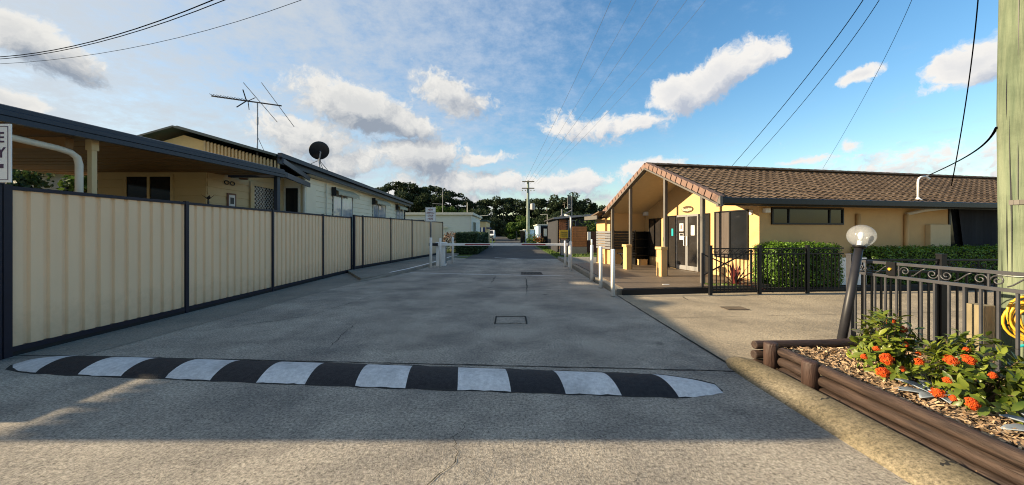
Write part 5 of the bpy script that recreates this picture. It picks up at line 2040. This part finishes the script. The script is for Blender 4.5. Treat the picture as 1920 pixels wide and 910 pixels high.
gc_ = thing('ground_cover', 'pale green ground cover below the maroon plant', 'ground cover', (5.3, 9.0, .07))
pos = np.random.uniform((4.95, 8.84, .08), (5.75, 9.2, .16), (700, 3))
foliage('foliage', pos, .05, 'leaf_hedge', gc_, seed=4)
hr = thing('hand_rail', 'dark sloping hand rail beside the porch behind the fence', 'rail', (5.6, 9.3, 0))
MB().bar((4.72, 8.72, .42), (6.35, 9.35, 1.02), .03, .03).build('rail_bar', 'charcoal', hr)
MB().bar((4.72, 8.72, .95), (5.6, 9.05, .62), .025, .025).build('brace', 'charcoal', hr)
MB().box(4.70, 4.74, 8.70, 8.74, .1, .98).build('upright', 'charcoal', hr)
MB().box(6.33, 6.37, 9.33, 9.37, .05, 1.02).build('upright', 'charcoal', hr)

# ================================================================== BACKGROUND
def cabin_box(name, label, x0, x1, y0, y1, zt, wall, roof, over=.15, rt=.18, group=None, boards=None, pitch=.17):
    t = thing(name, label, 'cabin', ((x0 + x1) / 2, (y0 + y1) / 2, 0), group=group)
    MB().box(x0, x1, y0, y1, 0, zt).build('wall', wall, t)
    MB().box(x0 - over, x1 + over, y0 - over, y1 + over, zt + .002, zt + rt).build('roof', roof, t)
    if boards:
        planks(t, (x0, y0), (x1, y0), .3, zt - .02, pitch, boards, (0, -1), t=.012)
    return t


GC = 'cabins further along the lane'
c2 = cabin_box('cabin', 'pale flat-roofed cabin with horizontal boards behind the second steel fence', -10.5, -3.45, 29.5, 38, 2.92, 'cabin_white', 'trim_white', .22, .2, GC, 'cabin_white')
MB().box(-3.50, -3.40, 29.44, 29.54, 0, 2.92).build('corner_trim', 'trim_white', c2)
window_y(c2, 29.46, -8.6, -7.3, 1.95, 2.55, -1, 'glass', 'trim_white', (.5,))
window_x(c2, -3.43, 31.0, 33.0, 1.2, 2.4, 1, 'glass', 'trim_white', (.5,))
MB().tube([(-5.6, 29.42, .8), (-5.6, 29.42, 1.85)], .02, 6).build('vent_pipe', 'trim_white', c2)
MB().box(-5.85, -5.35, 29.36, 29.44, 1.83, 1.95).build('vent_cowl', 'trim_white', c2)
MB().tube([(-4.2, 33, 3.1), (-4.2, 33, 4.25)], .03, 6).build('roof_pipe', 'trim_white', c2)
c3 = cabin_box('cabin', 'small cream cabin with a dark blue awning beyond the dark hedge', -5.6, -3.15, 43, 50, 2.75, 'board_cream', 'roof_green', .15, .22, GC)
MB().box(-3.14, -2.75, 43.2, 47, 1.9, 2.05).build('awning', 'navy_cloth', c3)
MB().box(-4.55, -3.3, 42.93, 42.98, .6, 2.05).build('opening', 'navy_cloth', c3)
MB().box(-3.75, -3.55, 42.88, 42.92, .6, 2.05).build('door', 'trim_white', c3)
ap = thing('lamp_arm', 'thin white lamp arm on the cream cabin roof', 'lamp', (-3.9, 44, 2.97))
MB().tube([(-3.9, 44, 2.9), (-3.9, 44, 3.55)], .035, 6).build('mast', 'trim_white', ap)
MB().tube([(-3.9, 44, 3.5), (-3.0, 44, 3.55)], .035, 6).build('arm', 'trim_white', ap)
ta = thing('tv_aerial', 'thin aerial pole on the pale flat-roofed cabin', 'antenna', (-6.0, 32, 3.1))
MB().tube([(-6.0, 30.5, 3.1), (-6.0, 30.5, 5.0)], .022, 6).build('mast', 'grey_metal', ta)
MB().tube([(-6.9, 30.5, 3.95), (-6.0, 30.5, 3.9)], .018, 6).build('boom', 'grey_metal', ta)

# reddish flowering bush and dark hedge
rb = thing('flowering_bush', 'rounded bush with dull pink flowers at the end of the steel fence', 'bush', (-4.25, 24.6, 0))
pos = np.random.normal(size=(2600, 3))
pos /= np.linalg.norm(pos, axis=1, keepdims=True)
pos = pos * np.random.uniform(.7, 1.03, (2600, 1)) * np.array([.85, .7, .95]) + np.array([-4.25, 24.6, .55])
pos[:, 2] = np.maximum(pos[:, 2], .02)
up_ = pos[:, 2] > .75
foliage('foliage', pos[~up_], .10, 'leaf_hedge_d', rb, seed=3)
foliage('blossom', pos[up_], .09, 'leaf_red', rb, seed=4)
MB().tube([(-4.25, 24.6, 0), (-4.25, 24.6, .5)], [.06, .03], 6).build('stem', 'stem', rb)
hedge('dark_hedge', 'dark clipped hedge beside the lane in front of the pale cabin', -3.75, -2.25, 23.2, 33.5, 0, 1.42, 15000, .11, 'leaf_hedge_d', 'hedges further along the lane', .14, 5)

# right side: brick cabin, timber screens
bc_ = thing('brick_cabin', 'orange brick cabin with a sloping dark roof beyond the reception', 'cabin', (5.2, 28, 0), group=GC)
MB().box(3.25, 7.6, 25.5, 32, 0, 2.45).build('wall', 'roof_dark', bc_)
MB().slab((2.95, 25.1, 2.52), (8.0, 25.1, 2.95), (8.0, 32.4, 2.95), (2.95, 32.4, 2.52), .09).build('roof', 'roof_dark', bc_)
MB().bar((2.93, 25.08, 2.47), (8.02, 25.08, 2.90), .06, .14).build('fascia', 'grey_metal', bc_)
bmesh_b = MB().box(-.112, .112, -.02, .02, -.036, .036).mesh('brick', 'brick')
for r in range(26):
    for c in range(3):
        x = 3.42 + c * .235 + (.117 if r % 2 else 0)
        if x < 3.98:
            piece('brick', bmesh_b, bc_, (x, 25.485, .3 + r * .082))
window_y(bc_, 25.49, 4.05, 4.62, 1.05, 2.35, -1, 'glass', 'grey_metal', (.5,))
MB().tube([(3.32, 25.4, .1), (3.32, 25.4, 2.45)], .05, 8).build('downpipe', 'black', bc_)
window_y(bc_, 25.49, 5.9, 6.8, 1.7, 2.3, -1, 'glass_blue', 'black', ())
aa = thing('tv_aerial', 'stubby grey aerial with many short bars on the brick cabin roof', 'antenna', (4.15, 25.6, 2.7))
MB().tube([(4.35, 25.6, 2.6), (4.35, 25.6, 4.1)], .03, 6).build('mast', 'grey_metal', aa)
MB().tube([(3.5, 25.6, 2.62), (4.33, 25.6, 3.05)], .05, 6).build('brace', 'grey_metal', aa)
MB().tube([(3.62, 25.6, 2.6), (3.62, 25.6, 3.15)], .05, 6).build('vent', 'grey_metal', aa)
for i in range(12):
    z = 3.2 + i * .075
    MB().tube([(4.02, 25.6 - .1, z), (4.30, 25.6 + .1, z + .03)], .024, 5).build('element', 'grey_metal', aa)
os_ = thing('timber_screen', 'orange timber slat screen on a concrete plinth beyond the lane', 'screen', (4.5, 23.6, 0), group='timber screens beyond the reception')
for i in range(12):
    z = .52 + i * .112
    MB().box(4.05, 5.0, 23.55, 23.58, z, z + .10).build('slat', 'slat_orange', os_)
MB().box(4.0, 5.0, 23.5, 23.54, 0, .50).build('plinth', 'apron', os_)
for x in (4.02, 4.22, 5.02):
    MB().box(x - .03, x + .03, 23.59, 23.66, 0, 1.9).build('post', 'black', os_)
rs_ = thing('timber_screen', 'dark red timber slat fence between the orange screen and reception', 'fence', (5.9, 24, 0), group='timber screens beyond the reception')
for i in range(13):
    z = .08 + i * .112
    MB().box(5.12, 7.3, 24.0, 24.03, z, z + .10).build('slat', 'slat_red', rs_)
for x in (5.12, 6.2, 7.3):
    MB().box(x - .03, x + .03, 24.04, 24.1, 0, 1.55).build('post', 'black', rs_)
mbx = thing('meter_box', 'small pale meter box on a dark post beside the orange screen', 'meter box', (5.1, 23.3, 0))
MB().box(5.05, 5.12, 23.3, 23.36, 0, 1.2).build('post', 'black', mbx)
MB().box(5.0, 5.2, 23.22, 23.3, .95, 1.5).build('box', 'sign_white', mbx)
ys = thing('yellow_sign', 'yellow notice board in front of the brick cabin', 'sign', (3.1, 22, 0))
MB().box(2.98, 3.50, 22.0, 22.03, 1.10, 1.62).build('board', 'sign_yellow', ys)
for x in (3.03, 3.45):
    MB().box(x - .02, x + .02, 22.035, 22.07, 0, 1.66).build('post', 'charcoal', ys)
for i in range(3):
    MB().box(3.04, 3.44, 21.994, 21.999, 1.22 + i * .12, 1.26 + i * .12).build('print_line', 'sign_brown', ys)
eb = thing('grey_cabinet', 'low grey cabinet under the yellow notice board', 'cabinet', (3.25, 22.4, 0))
MB().box(3.05, 3.55, 22.2, 22.5, 0, .95).build('body', 'grey_metal', eb)
MB().box(3.02, 3.58, 22.17, 22.53, .95, 1.0).build('lid', 'grey_metal', eb)
# palm-like greenery behind the red fence
pf = thing('leafy_palm', 'bright green leafy plant above the dark red fence', 'plant', (6.2, 25.0, 0))
pos = np.random.normal(size=(900, 3)) * np.array([.65, .25, .33]) + np.array([6.15, 24.7, 1.75])
foliage('foliage', pos, .22, 'leaf_tree', pf, np.tile([0, -.6, .6], (900, 1)), .8, .25, 8)
MB().tube([(6.15, 24.7, 0), (6.2, 24.7, 1.6)], [.09, .05], 7).build('stem', 'stem', pf)
c4 = cabin_box('cabin', 'light blue and white cabin near the far power pole', 3.0, 6.5, 40, 47, 2.25, 'blue_wall', 'trim_white', .15, .12, GC)
MB().box(2.98, 3.25, 39.9, 39.97, 0, 2.3).build('corner_panel', 'white', c4)
MB().box(3.27, 4.35, 39.9, 39.97, .1, 2.15).build('opening', 'glass', c4)
MB().box(3.6, 3.95, 39.86, 39.895, 1.0, 1.85).build('door', 'trim_white', c4)
MB().tube([(4.1, 41, 2.3), (4.1, 41, 3.55)], .03, 6).build('aerial_mast', 'trim_white', c4)
MB().tube([(3.3, 41, 3.5), (4.1, 41, 3.55)], .03, 6).build('aerial_boom', 'trim_white', c4)
c5 = cabin_box('cabin', 'pale blue caravan annexe left of the light blue cabin', 1.7, 2.9, 46, 52, 1.75, 'blue_wall', 'trim_white', .1, .1, GC)
MB().box(1.1, 1.72, 45.9, 45.96, .1, 1.6).build('dark_opening', 'glass', c5)
MB().box(1.05, 1.75, 45.8, 47, 1.62, 1.70).build('awning', 'trim_white', c5)
wpst = thing('tap_post', 'thin white service post with a dark cap on the grass verge', 'post', (3.75, 38, 0))
MB().box(3.70, 3.86, 30.0, 30.14, 0, 1.05).build('shaft', 'white', wpst)
MB().box(3.45, 4.1, 29.95, 30.2, 1.05, 1.12).build('cap', 'charcoal', wpst)
of_ = thing('flower_pot', 'round orange-leaved bush at the foot of the far power pole', 'bush', (2.8, 42, 0))
pos = np.random.normal(size=(500, 3)) * np.array([.5, .3, .28]) + np.array([2.6, 40, .55])
foliage('foliage', pos, .2, 'leaf_tree', of_, seed=21)
pos = np.random.normal(size=(160, 3)) * np.array([.28, .2, .25]) + np.array([3.0, 39.5, .6])
foliage('blossom', pos, .18, 'slat_orange', of_, seed=22)

# far vehicle on the verge
ve = thing('parked_ute', 'small white vehicle parked on the left verge far down the lane', 'vehicle', (-3.6, 58, 0))
MB().extrude_x([(55.6, .45), (60.2, .45), (60.2, 1.05), (58.8, 1.12), (58.2, 1.75), (56.7, 1.78), (56.1, 1.15), (55.6, 1.0)], -4.5, -2.8).build('body', 'white', ve, bevel=.05)
MB().box(-4.35, -2.95, 55.57, 55.62, .55, .8).build('bumper', 'charcoal', ve)
MB().add([(-4.3, 56.12, 1.2), (-3.0, 56.12, 1.2), (-3.1, 56.62, 1.72), (-4.2, 56.62, 1.72)], [(0, 1, 2, 3)]).build('windscreen', 'glass', ve)
for x in (-4.2, -3.1):
    MB().box(x - .12, x + .12, 55.55, 55.60, .82, .95).build('headlight', 'alu', ve)
    for y in (56.4, 59.3):
        w = MB().tube([(x - .1, y, .34), (x + .1, y, .34)], .34, 16).build('wheel', 'black_plain', ve)
        MB().tube([(x - .11, y, .34), (x + .11, y, .34)], .18, 12).build('rim', 'alu', w)
pt = thing('marker_post', 'thin white marker post beside the far verge', 'post', (-1.85, 33.6, 0))
MB().box(-1.95, -1.87, 33.9, 33.98, 0, .95).build('shaft', 'white', pt)
MB().box(-1.955, -1.865, 33.895, 33.985, .80, .90).build('reflector', 'red', pt)

# far power pole
fp_ = thing('power_pole', 'tall grey-green power pole with two crossarms beside the far lane', 'power pole', (2.05, 45, 0))
MB().tube([(2.05, 45, 0), (2.05, 45, 4), (2.05, 45, 8.05)], [.24, .20, .15], 12).build('trunk', 'pole_far', fp_, smooth=True)
MB().bar((1.30, 44.85, 7.9), (2.85, 44.85, 7.9), .10, .12).build('crossarm', 'timber_pale', fp_)
MB().bar((1.25, 44.85, 7.05), (2.85, 44.85, 7.05), .10, .12).build('crossarm', 'timber_pale', fp_)
for x in (1.3, 1.7, 2.4, 2.8):
    MB().lathe([(.05, 0), (.08, .06), (.05, .14)], 8, (x, 44.85, 6.70)).build('insulator', 'pole_far', fp_)
MB().lathe([(.28, 0), (.30, .1), (.30, .75), (.2, .85)], 12, (2.62, 44.9, 4.3)).build('transformer', 'grey_metal', fp_)
MB().box(1.75, 2.0, 44.7, 44.9, .6, 1.5).build('equipment_box', 'sign_white', fp_)


# overhead wires: thin sagging tubes through given points
def wire(label, pts, r=.010, material='wire', group='overhead wires', n=26):
    P = [Vector(p) for p in pts]
    c = []
    for i in range(n + 1):
        t = i / n
        if len(P) == 2:
            q = P[0].lerp(P[1], t)
            q.z -= 4 * t * (1 - t) * .012 * (P[1] - P[0]).length
        else:
            L0 = (t - .5) * (t - 1) / .5
            L1 = -t * (t - 1) / .25
            L2 = t * (t - .5) / .5
            q = P[0] * L0 + P[1] * L1 + P[2] * L2
        c.append(q)
    o = MB().tube(c, r, 6).build('overhead_wire', material, None, smooth=True)
    return tag(o, label, 'wire', group)


wire('upper of the three dark wires crossing the top left sky', [(5.0, 3.6, 8.96), pp(400, 0, 8.0), pp(-70, 108, 12.6)], .012)
wire('middle of the three dark wires crossing the top left sky', [(5.6, 3.6, 8.96), pp(422, 0, 8.0), pp(-70, 113, 12.6)], .010)
wire('lowest thin wire crossing the top left sky', [(5.9, 3.6, 8.96), pp(566, 0, 8.0), pp(-70, 122, 12.6)], .006)
wire('thick dark wire running up from the reception ridge', [pp(1372, 312, 30), pp(1530, 122, 17), pp(1660, -80, 12)], .018)
wire('dark wire just right of the thick wire over the reception roof', [pp(1398, 314, 30), pp(1548, 140, 17), pp(1690, -80, 12)], .014)
wire('thin wire rising over the middle of the reception ridge', [pp(1543, 316, 30), pp(1648, 130, 17), pp(1735, -80, 12)], .009)
wire('black wire hanging almost vertically beside the green pole', [pp(1784, 348, 9.0), pp(1817, 150, 7.5), pp(1838, -60, 6.5)], .010)
wire('black service wire from the green pole to the roof mast', [rw(7.32, .22, 3.16), pp(1815, 292, 7.6), (5.12, 3.72, 2.60)], .013)
for k, (xt, xb) in enumerate(((1145, 1000), (1198, 1006), (1245, 1012), (1305, 1020), (1345, 1026))):
    wire(('leftmost', 'second from left', 'middle', 'second from right', 'rightmost')[k] + ' of the five faint wires running to the far pole',
         [pp(xb - 18, 345, 44.8), pp((xb * .52 + xt * .48), 168, 28), pp(xt + 30, -70, 16)], (.010, .008, .010, .009, .009)[k], 'wire_grey', 'faint wires to the far pole')


# ------------------------------------------------------------------ trees
def tree(name, label, x, y, h, spread, clumps, n_leaf, leaf, material, trunk_r, seed, group, umbrella=0.6, crown_lo=.45, z0=0.0):
    rg = random.Random(seed)
    t = thing(name, label, 'tree', (x, y, z0), group=group)
    lean = rg.uniform(-.04, .04) * h
    tr = MB()
    top = Vector((x + lean, y, z0 + h * .80))
    pts = [Vector((x, y, z0)), Vector((x + lean * .3 + rg.uniform(-.1, .1), y, z0 + h * .35)), Vector((x + lean * .7, y, z0 + h * .6)), top]
    tr.tube(pts, [trunk_r, trunk_r * .8, trunk_r * .55, trunk_r * .25], 8)
    P = []
    for i in range(clumps):
        f = rg.random()
        zc = z0 + h * (crown_lo + (1 - crown_lo) * (f ** .75))
        rad = spread * (1 - umbrella * abs(f - .55)) * rg.uniform(.25, 1.0)
        a = rg.uniform(0, 6.28)
        c = Vector((x + lean * f + rad * math.cos(a), y + rad * math.sin(a) * .7, zc - .04 * h))
        cr = spread * rg.uniform(.22, .40)
        base = pts[1].lerp(top, min(1, max(0, (zc - z0 - h * .40) / (h * .45))))
        if i % 2 == 0:
            tr.tube([base, base.lerp(c, .6) + Vector((0, 0, -.03 * h)), c], [trunk_r * .32, trunk_r * .2, trunk_r * .06], 5)
        k = n_leaf // clumps
        g_ = np.random.RandomState(seed * 131 + i).normal(size=(k, 3))
        g_ /= np.linalg.norm(g_, axis=1, keepdims=True) + 1e-9
        g_ *= np.random.RandomState(seed * 17 + i).uniform(.35, 1.0, (k, 1)) ** .6
        g_[:, 2] = np.where(g_[:, 2] < 0, g_[:, 2] * .45, g_[:, 2] * .75)
        P.append(g_ * cr + np.array(c))
    tr.build('trunk', 'bark', t, smooth=True)
    foliage('crown', np.concatenate(P), leaf, material, t, seed=seed, as_stuff=False)
    return t


GT = 'tall gum trees on the skyline'
rg = random.Random(77)
# (pixel x, pixel y of the top, distance, spread m)
gums = [(712, 352, 112, 5.0), (732, 345, 118, 4.2), (748, 340, 112, 4.6), (768, 350, 120, 5.0), (783, 344, 115, 5.0), (802, 350, 121, 5.2), (820, 352, 117, 5.5), (843, 356, 122, 4.8), (770, 362, 108, 5.5), (725, 364, 106, 5.0), (812, 366, 106, 5.0),
        (868, 376, 130, 4.8), (888, 372, 126, 4.2), (905, 370, 135, 4.4), (925, 374, 128, 4.2), (946, 371, 124, 5.0), (968, 374, 130, 5.0), (985, 378, 122, 5.2),
        (1006, 376, 126, 5.4), (1024, 374, 118, 5.4), (1044, 370, 121, 5.2), (1060, 366, 116, 6.0), (1078, 372, 119, 5.8), (1098, 380, 122, 5.6), (1118, 386, 126, 5.2), (1136, 388, 131, 4.4), (1155, 392, 133, 4.6), (690, 372, 118, 5), (670, 378, 118, 5)]
side = {}
for i, (px_, py_, d, s) in enumerate(gums):
    X = (px_ - 960) / 660 * d
    h = 1.5 + (435 - py_) / 660 * d
    where = 'left of the lane' if px_ < 860 else 'behind the lane end' if px_ < 1000 else 'above the brick cabin'
    side.setdefault(where, 0)
    side[where] += 1
    lab = 'tall dark gum tree on the skyline ' + where + ', number ' + str(side[where]) + ' from the left' if 0 else None
    op = py_ > 368 and 860 < px_ < 1000
    tree('gum_tree', 'gum', X, d, h, s, 15 if op else 20, 1500 if op else 2600, .75, 'leaf_gum', .38, 200 + i, GT, .5, .62 if op else .34)
gt = sorted([o for o in bpy.data.objects if o.name.startswith('gum_tree') and o.parent is None], key=lambda o: o.location.x / o.location.y)
ORD = ['first', 'second', 'third', 'fourth', 'fifth', 'sixth', 'seventh', 'eighth', 'ninth', 'tenth', 'eleventh', 'twelfth', 'thirteenth', 'fourteenth', 'fifteenth', 'sixteenth']
secs = {'in the tall clump above the pale cabin': [o for o in gt if o.location.x / o.location.y < -.155],
        'in the open row behind the end of the lane': [o for o in gt if -.155 <= o.location.x / o.location.y < .055],
        'in the dense clump above the brick cabin': [o for o in gt if o.location.x / o.location.y >= .055]}
for k, lst in secs.items():
    for i, o in enumerate(lst):
        o['label'] = ORD[i] + ' gum tree from the left ' + k
GM = 'rounder nearer trees along the lane'
near = [(838, 392, 62, 3.6, 'light green round tree behind the pale flat-roofed cabin'), (893, 395, 74, 5.0, 'broad dark tree behind the cream cabin'),
        (868, 402, 70, 3.8, 'small round tree between the pale cabin and the broad dark tree'), (968, 420, 62, 2.6, 'dense green bushy tree right of the lane end'), (982, 408, 80, 3.4, 'bushy tree just left of the far power pole'),
        (925, 412, 92, 3.5, 'dark tree closing the end of the lane'), (1025, 410, 72, 4.0, 'dark round tree above the light blue cabin'), (1065, 400, 66, 4.2, 'dark round tree above the brick cabin roof'), (1100, 402, 68, 4.2, 'dark round tree left of the reception roof'),
        (950, 425, 104, 3.0, 'low dark tree far at the end of the lane')]
for i, (px_, py_, d, s, lab) in enumerate(near):
    X = (px_ - 960) / 660 * d
    h = 1.5 + (435 - py_) / 660 * d
    tree('round_tree', lab, X, d, h, s, 24, 4200, .42, 'leaf_tree' if i in (0, 3, 4) else 'leaf_gum', .2, 300 + i, GM, .9, .18)
# dark wood closing the view under the skyline trees: one uncountable mass
wd = thing('woodland', 'dark mass of undergrowth below the skyline trees', 'woodland', (0, 128, 0))
wd['kind'] = 'stuff'
N_ = 14000
pos = np.empty((N_, 3))
pos[:, 0] = np.random.uniform(-60, 48, N_)
pos[:, 1] = np.random.uniform(122, 140, N_)
pos[:, 2] = np.random.uniform(0, 1, N_) ** 1.1 * np.where(pos[:, 0] < -22, 11.0, np.where(pos[:, 0] > 4, 9.5, 7.5))
foliage('undergrowth', pos, 1.5, 'leaf_gum', wd, seed=50)
del wd['category']
# lawn blades on the verges
N_ = 9000
pos = np.empty((N_, 3))
pos[:, 0] = np.random.uniform(2.6, 6.5, N_)
pos[:, 1] = np.random.uniform(20.4, 38, N_)
pos[:, 2] = .03
gr = bpy.data.objects.new('grass', None)
COL.objects.link(gr)
ORIGIN[gr.name] = (0, 0, 0)
tag(gr, 'short sunlit grass beside the lane past the boom gate', 'grass')
stuff(gr)
foliage('blades', pos, .10, 'grass', gr, np.tile([0, 0, .2], (N_, 1)), 1.0, .4, 51)
